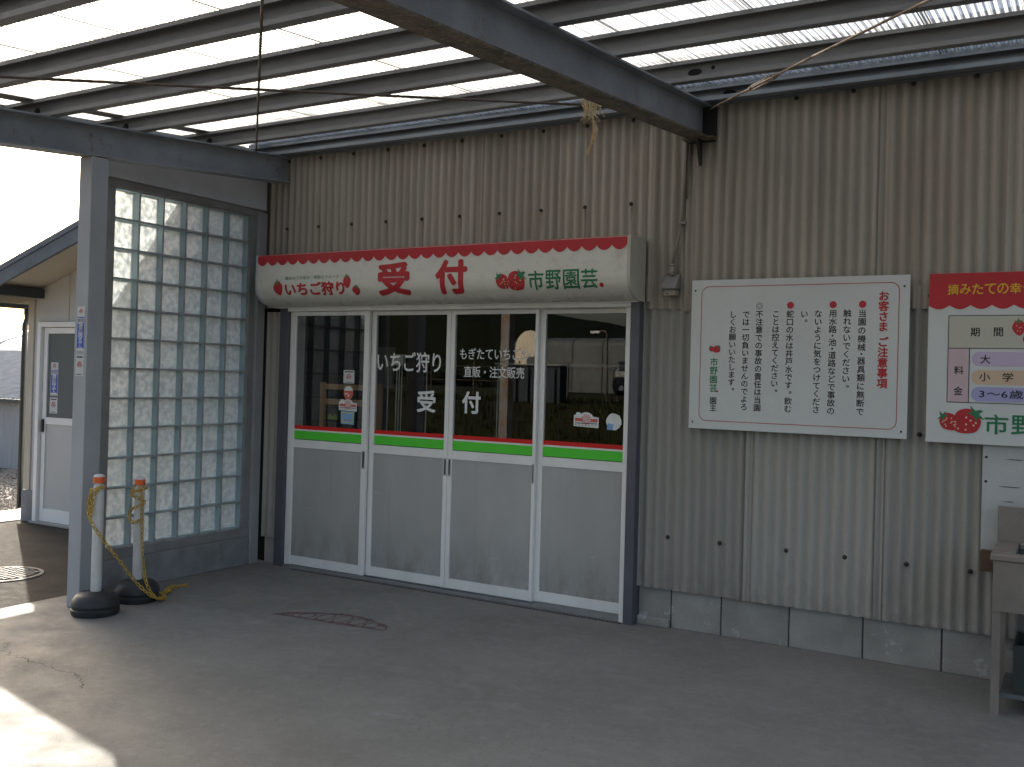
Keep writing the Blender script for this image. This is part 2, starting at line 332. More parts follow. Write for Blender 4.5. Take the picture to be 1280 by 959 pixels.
# ------------------------------------------------------------ object helpers
ORG = {}
def origin(o): return ORG.get(o.name, Vector((0,0,0)))
def tag(o, label=None, cat=None, group=None, kind=None):
    if label: o['label'] = label
    if cat: o['category'] = cat
    if group: o['group'] = group
    if kind: o['kind'] = kind
    return o
def thing(name, label, cat, loc=(0,0,0), group=None):
    o = bpy.data.objects.new(name, None); S.collection.objects.link(o); o.location = loc; o.empty_display_size = .1
    ORG[o.name] = Vector(loc); return tag(o, label, cat, group)
class MB:
    def __init__(s): s.v = []; s.f = []
    def add(s, vs, fs):
        b = len(s.v); s.v += [tuple(x) for x in vs]; s.f += [tuple(b+i for i in f) for f in fs]; return s
    def box(s, x0, x1, y0, y1, z0, z1):
        return s.add([(x0,y0,z0),(x1,y0,z0),(x1,y1,z0),(x0,y1,z0),(x0,y0,z1),(x1,y0,z1),(x1,y1,z1),(x0,y1,z1)],
                     [(0,3,2,1),(4,5,6,7),(0,1,5,4),(1,2,6,5),(2,3,7,6),(3,0,4,7)])
    def prism(s, poly, axis, a, b):
        n = len(poly)
        def P(p, c): return (c,p[0],p[1]) if axis == 0 else ((p[0],c,p[1]) if axis == 1 else (p[0],p[1],c))
        return s.add([P(p,a) for p in poly]+[P(p,b) for p in poly],
                     [tuple(range(n)), tuple(range(2*n-1, n-1, -1))]+[(i,(i+1)%n,n+(i+1)%n,n+i) for i in range(n)])
    def flat(s, poly, y):   # polygon in a plane facing -Y
        return s.add([(p[0], y, p[1]) for p in poly], [tuple(range(len(poly)))])
    def tube(s, pts, r, n=8, cap=True):
        pts = [Vector(p) for p in pts]; rings = []; up = None
        for i, p in enumerate(pts):
            d = (pts[min(i+1, len(pts)-1)]-pts[max(i-1, 0)]).normalized()
            if up is None: up = Vector((0,0,1)) if abs(d.z) < .9 else Vector((1,0,0))
            a = d.cross(up).normalized(); up = a.cross(d).normalized()
            rr = r[i] if isinstance(r, (list, tuple)) else r
            rings.append([p+a*math.cos(2*math.pi*k/n)*rr+up*math.sin(2*math.pi*k/n)*rr for k in range(n)])
        vs = [q for g in rings for q in g]; fs = []
        for i in range(len(pts)-1):
            for k in range(n): fs.append((i*n+k, i*n+(k+1)%n, (i+1)*n+(k+1)%n, (i+1)*n+k))
        if cap: fs += [tuple(range(n-1,-1,-1)), tuple((len(pts)-1)*n+k for k in range(n))]
        return s.add(vs, fs)
    def lathe(s, c, prof, n=24):
        vs = []; fs = []
        for r, z in prof: vs += [(c[0]+r*math.cos(2*math.pi*k/n), c[1]+r*math.sin(2*math.pi*k/n), c[2]+z) for k in range(n)]
        for i in range(len(prof)-1):
            for k in range(n): fs.append((i*n+k, i*n+(k+1)%n, (i+1)*n+(k+1)%n, (i+1)*n+k))
        fs += [tuple(range(n-1,-1,-1)), tuple((len(prof)-1)*n+k for k in range(n))]
        return s.add(vs, fs)
    def torus(s, c, ax, bx, ra, rb, r, n=12, m=6):   # elongated chain link in plane ax,bx
        vs = []; fs = []; nx = ax.cross(bx).normalized()
        for i in range(n):
            t = 2*math.pi*i/n; p = c+ax*ra*math.cos(t)+bx*rb*math.sin(t)
            o = (ax*math.cos(t)*rb+bx*math.sin(t)*ra).normalized()
            vs += [p+o*r*math.cos(2*math.pi*k/m)+nx*r*math.sin(2*math.pi*k/m) for k in range(m)]
        for i in range(n):
            for k in range(m): fs.append((i*m+k, ((i+1)%n)*m+k, ((i+1)%n)*m+(k+1)%m, i*m+(k+1)%m))
        return s.add(vs, fs)
    def build(s, name, mat, parent=None, smooth=False, bevel=0, org=None, recalc=True):
        po = origin(parent) if parent else Vector((0,0,0))
        if org is None:
            if parent: org = po
            else:
                xs = [v[0] for v in s.v]; ys = [v[1] for v in s.v]; zs = [v[2] for v in s.v]
                org = Vector(((min(xs)+max(xs))/2, (min(ys)+max(ys))/2, min(zs)))
        org = Vector(org)
        me = bpy.data.meshes.new(name); me.from_pydata([Vector(v)-org for v in s.v], [], s.f); me.update()
        if recalc or bevel:
            bm = bmesh.new(); bm.from_mesh(me); bmesh.ops.recalc_face_normals(bm, faces=bm.faces)
            if bevel: bmesh.ops.bevel(bm, geom=[e for e in bm.edges if len(e.link_faces) == 2 and e.calc_face_angle(0) > .5], offset=bevel, segments=1, affect='EDGES', clamp_overlap=True)
            bm.to_mesh(me); bm.free()
        if smooth:
            for p in me.polygons: p.use_smooth = True
        o = bpy.data.objects.new(name, me); S.collection.objects.link(o)
        o.data.materials.append(M[mat] if isinstance(mat, str) else mat)
        o.location = org-po; ORG[o.name] = org
        if parent: o.parent = parent
        return o
def copy_to(o, loc, parent=None, label=None):
    c = o.copy(); S.collection.objects.link(c)
    c.parent = parent if parent else o.parent
    c.location = Vector(loc)-origin(c.parent) if c.parent else Vector(loc)
    ORG[c.name] = Vector(loc)
    if label: c['label'] = label
    return c
def smooth_by_angle(o, a=40):
    for p in o.data.polygons: p.use_smooth = True
    try: o.data.set_sharp_from_angle(angle=R(a))
    except Exception: pass

# ------------------------------------------------------------ lettering (the font built into Blender)
GC = {}
def glyph(body, weight=0.0):
    k = (body, weight)
    if k in GC: return GC[k]
    c = bpy.data.curves.new('g', 'FONT'); c.body = body; c.size = 1; c.offset = weight; c.resolution_u = 3
    o = bpy.data.objects.new('g', c); S.collection.objects.link(o)
    dg = bpy.context.evaluated_depsgraph_get(); dg.update()
    me = o.evaluated_get(dg).to_mesh()
    vs = [(v.co.x, v.co.y) for v in me.vertices]; fs = [tuple(p.vertices) for p in me.polygons]
    o.evaluated_get(dg).to_mesh_clear(); bpy.data.objects.remove(o); bpy.data.curves.remove(c)
    GC[k] = (vs, fs); return GC[k]
def bold(vs, fs, r, n):
    """several shifted layers of the same glyph: an even, round-cornered heavier stroke"""
    if r <= 0: return [(vs, fs)]
    return [(vs, fs)]+[([(x+r*math.cos(2*math.pi*k/n), z+r*math.sin(2*math.pi*k/n)) for x, z in vs], fs) for k in range(n)]
def fit(lst, body, x0, x1, z0, z1, y, weight=0.0):
    """lst collects one builder per character"""
    items = []; off = 0
    for ch in body:
        if ch not in ' \u3000':
            vs, fs = glyph(ch); items.append(([(a+off, b) for a, b in vs], fs))
        off += .58 if ch.isascii() else 1.
    xs = [v[0] for i in items for v in i[0]]; zs = [v[1] for i in items for v in i[0]]
    a, b, c, d = min(xs)-weight, max(xs)+weight, min(zs)-weight, max(zs)+weight
    for vs, fs in items:
        mb = MB()
        for k, (v2, f2) in enumerate(bold(vs, fs, weight, 8 if weight > .02 else 4)):
            mb.add([(x0+(v[0]-a)/(b-a)*(x1-x0), y-.00006*k, z0+(v[1]-c)/(d-c)*(z1-z0)) for v in v2], f2)
        lst.append(mb)
    return lst
def column(lst, text, xc, ztop, zbot, size, y, weight=0.0, narrow='・'):
    wts = [.62 if ch in narrow else 1. for ch in text]
    if text[-1] == '。': wts[-1] = .45
    pitch = (ztop-zbot)/sum(wts); z = ztop
    for ch, wt in zip(text, wts):
        h = pitch*wt; vs, fs = glyph(ch); cx, cz = .5, .383; X, Z = xc, z-h/2
        if ch in '。、': X += .5*size; Z = z-.02*size; cz = .50; cx = .45
        mb = MB()
        for k, (v2, f2) in enumerate(bold(vs, fs, weight, 8 if weight > .02 else 4)):
            mb.add([(X+(v[0]-cx)*size, y-.00006*k, Z+(v[1]-cz)*size) for v in v2], f2)
        lst.append(mb); z -= h
    return lst
def chars(lst, mat, par, off=None):
    for mb in lst:
        if off is not None: mb = bend(mb, off)
        mb.build('character', mat, par, recalc=False)
def disc(mb, x, z, r, y, n=24, sx=1):
    return mb.flat([(x+r*sx*math.cos(2*math.pi*k/n), z+r*math.sin(2*math.pi*k/n)) for k in range(n)], y)
def ringp(mb, pts, wdt, y, closed=True):
    n = len(pts)
    for i in range(n if closed else n-1):
        a = Vector(pts[i]); b = Vector(pts[(i+1)%n]); d = b-a
        if d.length < 1e-6: continue
        q = Vector((-d.y, d.x)).normalized()*wdt/2; e = d.normalized()*wdt*.35
        mb.flat([tuple(a-q-e), tuple(b-q+e), tuple(b+q+e), tuple(a+q-e)], y-1e-6*i)
    return mb
def rrect(x0, x1, z0, z1, r, n=6):
    p = []
    for cx, cz, a0 in ((x1-r,z1-r,0),(x0+r,z1-r,90),(x0+r,z0+r,180),(x1-r,z0+r,270)):
        for k in range(n+1): a = R(a0+90*k/n); p.append((cx+r*math.cos(a), cz+r*math.sin(a)))
    return p
def berry_shape(mbs, cx, cz, wd, ht, rot, y, seeds=7, star=True):
    """mbs: red, green, seed builders. A strawberry outline hanging downwards, turned by rot degrees"""
    ca, sa = math.cos(R(rot)), math.sin(R(rot))
    T = lambda u, v: (cx+(u*ca-v*sa), cz+(u*sa+v*ca))
    pts = []
    for k in range(28):
        t = 2*math.pi*k/28; u = math.sin(t); v = math.cos(t)
        taper = 1-.42*max(0, -v)**1.4
        pts.append(T(u*wd/2*taper, v*ht/2-(.06*ht if v > .8 and abs(u) < .25 else 0)))
    mbs[0].flat(pts, y)
    rr = random.Random(int(cx*1000)+int(cz*977))
    for k in range(seeds):
        u = (rr.random()-.5)*.66*wd; v = (rr.random()-.62)*.62*ht
        p = T(u, v); s = .028*ht
        mbs[2].flat([(p[0]-s,p[1]-s),(p[0]+s,p[1]-s),(p[0]+s,p[1]+s),(p[0]-s,p[1]+s)], y-.0006)
    if star:
        sp = []
        for k in range(10):
            a = R(36*k+90); q = (.34 if k % 2 == 0 else .13)*wd
            sp.append(T(q*math.cos(a)*1.15, ht*.43+q*math.sin(a)*.75))
        mbs[1].flat(sp, y-.0008)
        a, b = T(-.02*wd, ht*.45), T(.10*wd, ht*.68); mbs[1].flat([a, T(.04*wd, ht*.45), b, T(.05*wd, ht*.69)], y-.0009)

def berry(par, cx, cz, wd, ht, rot, y, seeds=7, off=None, leaf='leafgreen', star=True):
    r_, g_, s_ = MB(), MB(), MB(); berry_shape((r_, g_, s_), cx, cz, wd, ht, rot, y, seeds, star)
    if off is not None: r_, g_, s_ = bend(r_, off), bend(g_, off+.0012), bend(s_, off+.0008)
    o = r_.build('strawberry_print', 'red', par, recalc=False)
    if star: g_.build('leaf_print', leaf, par, recalc=False)
    if seeds: s_.build('seed_print', 'yellowseed', par, recalc=False)['kind'] = 'stuff'
# ============================================================ GROUND
g = MB(); n = 24
g.add([(-60,-60,-.03),(60,-60,-.03),(60,60,-.03),(-60,60,-.03)], [(0,1,2,3)]).build('ground', 'dirt')['kind'] = 'structure'
MB().add([(-3.2,-8.6,-.004),(12,-8.6,-.004),(12,6,-.004),(-3.2,6,-.004)], [(0,1,2,3)]).build('asphalt_yard', 'asphalt')['kind'] = 'structure'
fl = MB(); fl.box(-.118, 12, -6.6, .25, -.12, 0.0); o = fl.build('concrete_floor', 'concrete'); o['kind'] = 'structure'
MB().box(-3.85, -3.2, -6, 5, -.12, .004).build('concrete_edge_strip', 'strip')['kind'] = 'structure'
MB().add([(-14,-8,-.012),(-3.85,-8,-.012),(-3.85,6,-.012),(-14,6,-.012)], [(0,1,2,3)]).build('gravel_ground', 'dirt')['kind'] = 'structure'
# gravel
gv = MB()
rg = random.Random(3)
for i in range(9000):
    x = -7.6+rg.random()*3.75; y = -.6+rg.random()*3.5; r = .008+rg.random()**2*.022; z = -.012+r*.4
    a = rg.random()*6.28; sx, sy, sz = r*(.8+rg.random()*.6), r*(.7+rg.random()*.4), r*(.5+rg.random()*.4)
    ca, sa = math.cos(a), math.sin(a)
    P = [(1,0,0),(-1,0,0),(0,1,0),(0,-1,0),(0,0,1),(0,0,-1)]
    gv.add([(x+(px*sx*ca-py*sy*sa), y+(px*sx*sa+py*sy*ca), z+pz*sz) for px,py,pz in P],
           [(0,2,4),(2,1,4),(1,3,4),(3,0,4),(2,0,5),(1,2,5),(3,1,5),(0,3,5)])
tag(gv.build('gravel', 'gravel', recalc=False), 'loose grey-brown gravel beside the asphalt yard', 'gravel', kind='stuff')
# cracks on the slab
ck = MB()
def crack(pts, wdt, seed):
    rr = random.Random(seed); P = []
    for (a, b) in zip(pts, pts[1:]):
        for k in range(9):
            t = k/9; P.append(Vector((a[0]+(b[0]-a[0])*t+(rr.random()-.5)*.035, a[1]+(b[1]-a[1])*t+(rr.random()-.5)*.035, .0015)))
    for i in range(len(P)-1):
        d = (P[i+1]-P[i]); q = Vector((-d.y, d.x, 0)).normalized()*wdt*(.4+.9*rr.random())/2
        ck.add([P[i]-q, P[i+1]-q, P[i+1]+q, P[i]+q], [(0,1,2,3)])
crack([(.60,-2.42),(.72,-2.53),(.9,-2.56),(1.1,-2.57),(1.35,-2.56),(1.50,-2.62),(1.60,-2.70)], .0038, 2)
crack([(.2,-.42),(.45,-.36),(.62,-.42)], .004, 5)
tag(ck.build('floor_crack', 'crack', recalc=False), kind='structure')
# faded reddish marking on the slab
mk = MB(); P1 = []; P2 = []
for k in range(25):
    t = k/24; x = 1.30+.73*t; bow = math.sin(math.pi*t)
    P1.append((x, -1.12+.115*t+.14*bow+.02)); P2.append((x+.02, -1.13+.075*t+.03*bow-.03*math.sin(math.pi*t)))
def floorline(pts, wd, seed, closed=False):
    rr = random.Random(seed)
    n = len(pts)
    for i in range(n if closed else n-1):
        a = Vector((*pts[i], .0012+1e-5*(i%7))); b = Vector((*pts[(i+1)%n], .0012+1e-5*(i%7))); d = b-a
        if d.length < 1e-5: continue
        q = Vector((-d.y, d.x, 0)).normalized()*wd*(.5+rr.random()*.9)/2
        mk.add([a-q, b-q, b+q, a+q], [(0,1,2,3)])
floorline(P1, .034, 1); floorline(P2, .026, 2); floorline(P2[12:20], .05, 7)
floorline([P1[0], (1.285,-1.15), P2[0]], .022, 3); floorline([P1[-1], (2.06,-1.03), P2[-1]], .020, 4)
for j in range(6):
    cx = 1.36+.115*j; k = min(24, int((cx-1.30)/.73*24)); top = P1[k][1]; bot = P2[k][1]
    floorline([(cx+.045*math.cos(a), (top+bot)/2+(top-bot)/2*.9*math.sin(a)) for a in [R(30*q) for q in range(12)]], .014, 10+j, True)
tag(mk.build('floor_marking', 'stain', recalc=False), 'faded reddish chalked outline on the concrete floor before the doors', 'marking')
# manhole
mh = thing('manhole_cover', 'round iron manhole cover with waffle pattern in the asphalt', 'manhole', (-1.03,-1.45,-.004))
c = (-1.03,-1.45)
MB().lathe((c[0],c[1],-.004), [(.27,0),(.27,.008),(.245,.009),(.245,.004)], 40).build('rim', 'ironlight', mh)
MB().lathe((c[0],c[1],-.003), [(.242,0),(.242,.004)], 40).build('cover', 'iron', mh)
pd = MB()
for i in range(-5, 6):
    for j in range(-5, 6):
        x, y = i*.044+(.022 if j % 2 else 0), j*.044
        if x*x+y*y < .222**2: pd.box(c[0]+x-.014, c[0]+x+.014, c[1]+y-.014, c[1]+y+.014, 0.0012, .0085)
pd.build('raised_pad', 'ironlight', mh)['kind'] = 'stuff'

# ============================================================ RECEPTION BUILDING
B = thing('reception_building', 'farm reception building clad in weathered grey corrugated cement sheets', 'building', (3.2, 0, 0))
PW = .0635
def sheet_mesh(wd, hgt, amp=.0095, th=.006, flip=0):
    nseg = int(round(wd/PW*8)); mb = MB(); prof = [(wd*i/nseg, -amp*math.cos(2*math.pi*(wd*i/nseg)/PW)) for i in range(nseg+1)]
    zs = [0, hgt]; vs = []
    for z in zs:
        for x, y in prof: vs.append((x, y-amp, z))
        for x, y in prof: vs.append((x, y-amp+th, z))
    n1 = nseg+1; fs = []
    for i in range(nseg):
        fs.append((i, i+1, 2*n1+i+1, 2*n1+i)); fs.append((n1+i+1, n1+i, 3*n1+i, 3*n1+i+1))
        fs.append((i, n1+i, n1+i+1, i+1)); fs.append((2*n1+i+1, 3*n1+i+1, 3*n1+i, 2*n1+i))
    fs.append((0, 2*n1, 3*n1, n1)); fs.append((nseg, n1+nseg, 3*n1+nseg, 2*n1+nseg))
    return mb.add(vs, fs)
def sheet(x0, x1, z0, z1, y, tilt=0):
    wd = x1-x0; mb = sheet_mesh(wd, z1-z0)
    mb.v = [(x0+a, y+b+tilt*(a/wd), z0+c_) for a, b, c_ in mb.v]
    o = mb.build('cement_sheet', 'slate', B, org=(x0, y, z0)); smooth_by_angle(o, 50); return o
bolt0 = None
def bolt(x, z, y):
    global bolt0
    if bolt0 is None:
        b = MB(); vs = []
        for r, d in ((.013, 0), (.013, .004), (.008, .007), (.007, .016), (.003, .018)):
            vs += [(r*math.cos(2*math.pi*k/10), -d, r*math.sin(2*math.pi*k/10)) for k in range(10)]
        fs = [(i*10+k, i*10+(k+1)%10, (i+1)*10+(k+1)%10, (i+1)*10+k) for i in range(4) for k in range(10)]+[tuple(range(40, 50))]
        b.add(vs, fs); b.v = [(a+x, b_+y, c_+z) for a, b_, c_ in b.v]
        bolt0 = b.build('bolt', 'bolt', B, org=(x, y, z)); return
    copy_to(bolt0, (x, y, z), B)
ups = [-.19, .08, .726, 1.363, 1.985, 2.611, 3.227]
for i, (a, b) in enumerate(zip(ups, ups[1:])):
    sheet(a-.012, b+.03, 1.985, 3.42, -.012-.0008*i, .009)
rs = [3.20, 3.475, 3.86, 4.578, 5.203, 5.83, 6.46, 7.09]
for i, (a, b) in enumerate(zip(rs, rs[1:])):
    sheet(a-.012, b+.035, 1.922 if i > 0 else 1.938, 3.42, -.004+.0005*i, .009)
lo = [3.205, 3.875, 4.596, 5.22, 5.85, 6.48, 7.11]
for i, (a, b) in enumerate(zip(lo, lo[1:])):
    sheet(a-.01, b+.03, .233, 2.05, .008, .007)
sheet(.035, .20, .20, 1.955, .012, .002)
YB = -.030
for i in range(10):
    x = .243+.3185*i
    if i < 10: bolt(x, 3.113, YB); bolt(x-.002, 2.593, YB)
for x in (4.108, 4.42, 4.731, 5.039, 5.36, 5.68, 6.0): bolt(x, 3.133, -.022)
for x in (3.395, 3.72, 4.11, 4.431, 4.75, 5.061, 5.38, 5.7): bolt(x, .552, -.004)
bolt(4.84, 1.99, -.02); bolt(4.80, 1.25, -.002)
# foundation
fj = [3.20, 3.415, 3.728, 4.127, 4.53, 4.93, 5.33, 5.73, 6.13, 6.53]
for a, b in zip(fj, fj[1:]):
    MB().box(a+.004, b-.004, .027, .14, .0, .30).build('foundation_block', 'block', B, bevel=.003, org=(a, 0, 0))
MB().box(3.2, 6.6, .033, .12, -.02, .30).build('mortar_bed', 'crack', B)
MB().box(3.205, 3.411, -.006, .026, .0, .052).build('kerb_piece', 'block', B, bevel=.004)
MB().box(.04, .22, .03, .14, 0, .2).build('foundation_block', 'block', B)
# solid wall behind the cladding, with the doorway left open, and the room inside
wl = MB()
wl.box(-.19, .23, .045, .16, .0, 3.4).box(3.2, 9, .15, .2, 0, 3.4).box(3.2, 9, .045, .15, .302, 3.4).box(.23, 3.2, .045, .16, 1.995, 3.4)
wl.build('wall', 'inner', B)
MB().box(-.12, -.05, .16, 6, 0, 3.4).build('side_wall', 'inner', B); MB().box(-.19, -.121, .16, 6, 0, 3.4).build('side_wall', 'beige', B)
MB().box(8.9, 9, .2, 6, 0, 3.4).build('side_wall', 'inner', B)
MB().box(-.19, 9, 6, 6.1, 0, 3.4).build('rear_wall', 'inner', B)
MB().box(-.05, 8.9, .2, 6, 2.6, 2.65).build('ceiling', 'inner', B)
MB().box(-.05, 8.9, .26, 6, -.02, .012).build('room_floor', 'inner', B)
MB().prism([(-.02,3.41),(6.2,4.3),(6.2,4.36),(-.02,3.47)], 0, -.25, 9.1).build('roof', 'roofmain', B)
# ---- doorway: steel posts, frame, four sliding doors
MB().box(3.142, 3.203, -.075, .05, 0, 1.982).build('door_post', 'door_post', B, bevel=.003)
MB().box(.205, .292, -.045, .05, 0, 1.982).build('door_post', 'door_post', B, bevel=.003)
MB().box(.294, .328, -.02, .11, .0, 1.95).build('door_jamb', 'alu', B, bevel=.002)
MB().box(3.103, 3.139, -.05, .11, .0, 1.95).build('door_jamb', 'alu', B, bevel=.002)
MB().box(.294, 3.139, -.055, .11, 1.953, 1.993).build('door_head', 'alu', B, bevel=.002)
MB().box(.294, 3.139, -.03, .11, .0, .012).box(.294,3.139,-.029,-.027,.012,.022).box(.294,3.139,.03,.036,.012,.026).box(.294,3.139,.078,.084,.012,.026).build('threshold', 'frame_dirty', B)
gr = MB()
for i in range(110): x = .40+i*.0248; gr.add([(x-.012,-.075,.004),(x-.003,-.075,.004),(x+.012,-.031,.004),(x+.003,-.031,.004)],[(0,1,2,3)])
gr.build('drain_grating', 'alu_dull', B)
MB().box(.40, 3.13, -.080, -.0755, .0005, .004).build('drain_edge', 'bolt', B)
MB().box(.40, 3.13, -.075, -.031, -.0005, .0012).build('drain_slot', 'dark', B)

def sliding(x0, x1, y, lab, s0=.045, s1=.045):
    """one aluminium sliding door, outer edges x0..x1, front face y"""
    t = .028
    d = MB(); d.box(x0, x0+s0, y, y+t, .024, 1.952); d.box(x1-s1, x1, y, y+t, .024, 1.952)
    D = d.build('sliding_door', 'alu', B, bevel=.002, org=(x0, y, .024)); tag(D, lab)
    a, b = x0+s0, x1-s1
    MB().box(a, b, y+.003, y+t-.002, .026, .092).build('bottom_rail', 'alu', D)
    MB().box(a, b, y+.003, y+t-.002, .918, .978).build('middle_rail', 'alu', D)
    MB().box(a, b, y+.003, y+t-.002, 1.922, 1.950).build('top_rail', 'alu', D)
    MB().box(a, b, y+.010, y+.016, .0925, .9175).build('kick_panel', 'kick', D)
    MB().box(a, b, y+.0125, y+.0165, .979, 1.9215).build('glass_pane', 'glass', D)
    MB().box(a, b, y+.0108, y+.0120, .983, 1.045).build('green_stripe', 'greentape', D)
    MB().box(a, b, y+.0108, y+.0120, 1.0455, 1.0575).build('white_stripe', 'whiteprint', D)
    MB().box(a, b, y+.0108, y+.0120, 1.058, 1.086).build('red_stripe', 'redtape', D)
    return D
YA, YD3, YBk = -.026, .010, .046
D1 = sliding(.330, 1.067, YA, 'leftmost sliding door with four small stickers', .03, .045)
D2 = sliding(1.060, 1.757, YD3, 'second sliding door from the left with white lettering', .045, .034)
D3 = sliding(1.760, 2.453, YD3, 'third sliding door with two rows of small white lettering', .034, .024)
D4 = sliding(2.445, 3.104, YBk-.004, 'rightmost sliding door with two stickers low on the glass', .045, .028)
def handle(D, x0, x1, y, z0, z1):
    m1 = MB(); m1.box(x0, x1, y-.0035, y, z0, z0+.008).box(x0, x1, y-.0035, y, z1-.008, z1).box(x0, x0+.004, y-.0035, y, z0+.008, z1-.008).box(x1-.004, x1, y-.0035, y, z0+.008, z1-.008)
    m1.build('handle', 'alu_dull', D)
    MB().box(x0+.004, x1-.004, y-.0012, y+.001, z0+.008, z1-.008).build('handle_recess', 'bolt', D)
handle(D1, 1.034, 1.058, YA, .80, .93)
handle(D2, 1.731, 1.751, YD3, .80, .92)
handle(D3, 1.768, 1.788, YD3, .80, .92)
handle(D3, 2.433, 2.447, YD3, .80, .93)
handle(D4, 3.082, 3.099, YBk-.004, .83, .93)
# lettering on the glass
yg = YD3+.0112
chars(fit(fit([], 'いちご狩り', 1.112, 1.675, 1.513, 1.657, yg, .014), '受', 1.478, 1.640, 1.232, 1.388, yg, .026), 'whiteprint', D2)
yg = YD3+.0112
chars(fit(fit(fit([], 'もぎたていちごの', 1.832, 2.378, 1.612, 1.690, yg, .008), '直販・注文販売', 1.868, 2.348, 1.488, 1.565, yg, .008), '付', 1.86, 2.012, 1.238, 1.392, yg, .026), 'whiteprint', D3)
# stickers on door 1
yg = YA+.0112
MB().flat(rrect(.828,.932,1.418,1.516,.01), yg).build('sticker', 'board', D1)['label'] = 'white security sticker with red swirl'
def swirl(par, cx, cz, r, y):
    mb = MB(); ringp(mb, [(cx+r*.85*math.cos(a), cz+r*.85*math.sin(a)) for a in [R(-60+25*k) for k in range(13)]], r*.3, y, False)
    disc(mb, cx, cz, r*.33, y-.0002, 12); mb.flat([(cx-r*1.25, cz), (cx-r*.5, cz+r*.1), (cx-r*.85, cz-r*.45)], y-.0003)
    mb.build('emblem', 'red', par)
swirl(D1, .880, 1.466, .021, yg-.0004)
mb = MB(); mb.box(.840,.920,yg-.0006,yg-.0004,1.500,1.508).box(.848,.912,yg-.0006,yg-.0004,1.424,1.428); mb.build('small_print', 'blackprint', D1)
a = MB(); disc(a, .880, 1.348, .050, yg, 24, .92); a.build('sticker', 'coral', D1)['label'] = 'round red sticker with white top'
mb = MB(); mb.flat([(.880+.044*math.cos(R(k)), 1.352+.046*math.sin(R(k))) for k in range(15, 170, 10)], yg-.0004); mb.box(.848,.872,yg-.0006,yg-.0004,1.337,1.347); mb.box(.874,.888,yg-.0006,yg-.0004,1.322,1.336); mb.build('sticker_top', 'whiteprint', D1)
def cards(par, x0, x1, z0, z1, yg, lab):
    w_ = x1-x0; h = z1-z0; q = lambda u, v: (x0+u*w_, z0+v*h)
    pts = [q(0,.06), q(1,0), q(1,.68), q(.78,.72), q(.72,.86), q(.6,.97), q(.46,1), q(.33,.92), q(.30,.86), q(.22,.98), q(.1,.95), q(.08,.8), q(0,.78)]
    MB().flat(pts, yg).build('sticker', 'whiteprint', par)['label'] = lab
    cx, cz = q(.5,.52); mb = MB()
    for k in range(12):
        a0 = R(30*k); mb.flat([(cx+.01*w_*math.cos(a0), cz), (cx+.2*w_*math.cos(a0-.13), cz+.2*w_*math.sin(a0-.13)), (cx+.2*w_*math.cos(a0+.13), cz+.2*w_*math.sin(a0+.13))], yg-.0003-k*1e-5)
    mb.box(*[q(.05,0)[0], q(.36,0)[0]], yg-.0005, yg-.0003, q(0,.38)[1], q(0,.60)[1]); mb.box(q(.68,0)[0], q(.95,0)[0], yg-.0005, yg-.0003, q(0,.36)[1], q(0,.58)[1])
    mb.build('emblem', 'coral', par)
    mb = MB(); mb.box(q(.05,0)[0], q(.95,0)[0], yg-.0007, yg-.0006, q(0,.24)[1], q(0,.29)[1])
    for k in range(7): mb.box(q(.06+.13*k,0)[0], q(.13+.13*k,0)[0], yg-.0007, yg-.0006, q(0,.12)[1], q(0,.16)[1])
    mb.build('small_print', 'blackprint', par)
cards(D1, .792, .962, 1.213, 1.302, yg, 'white sticker with red sunburst')
MB().flat([(.815,1.118),(.938,1.116),(.941,1.209),(.812,1.211)], yg).build('sticker', 'skyprint', D1)['label'] = 'light blue square sticker with yellow border'
mb = MB(); ringp(mb, [(.824,1.132),(.930,1.130),(.932,1.200),(.822,1.202)], .007, yg-.0004); mb.build('sticker_border', 'yellowlabel', D1)
mb = MB(); disc(mb, .856, 1.146, .008, yg-.0004, 10); disc(mb, .892, 1.146, .008, yg-.0004, 10); mb.build('sticker_spot', 'coral', D1)
mb = MB()
for k in range(9):
    a0 = R(20*k+10); L = .03 if k in (3,4,5) else .055
    mb.flat([(.735, 1.145), (.735+L*.6*math.cos(a0-.2), 1.145+L*.75*math.sin(a0-.2)), (.735+L*1.1*math.cos(a0), 1.145+L*1.2*abs(math.sin(a0))), (.735+L*.6*math.cos(a0+.2), 1.145+L*.75*math.sin(a0+.2))], yg-1e-5*k)
mb.build('sticker', 'leafgreen', D1)['label'] = 'small green plant-shaped sticker'
yg = YBk-.004+.0112
cards(D4, 2.708, 2.886, 1.186, 1.285, yg, 'white sticker with red sunburst')
rr = random.Random(4)
MB().flat([(2.992+(.050+.006*rr.random())*math.cos(R(k)), 1.232+(.050+.006*rr.random())*math.sin(R(k))) for k in range(0, 360, 15)], yg).build('sticker', 'whiteprint', D4)['label'] = 'torn round pale sticker'
MB().flat([(2.945,1.180),(2.985,1.178),(2.99,1.215),(2.948,1.222)], yg-.0004).build('sticker_remnant', 'skyprint', D4)

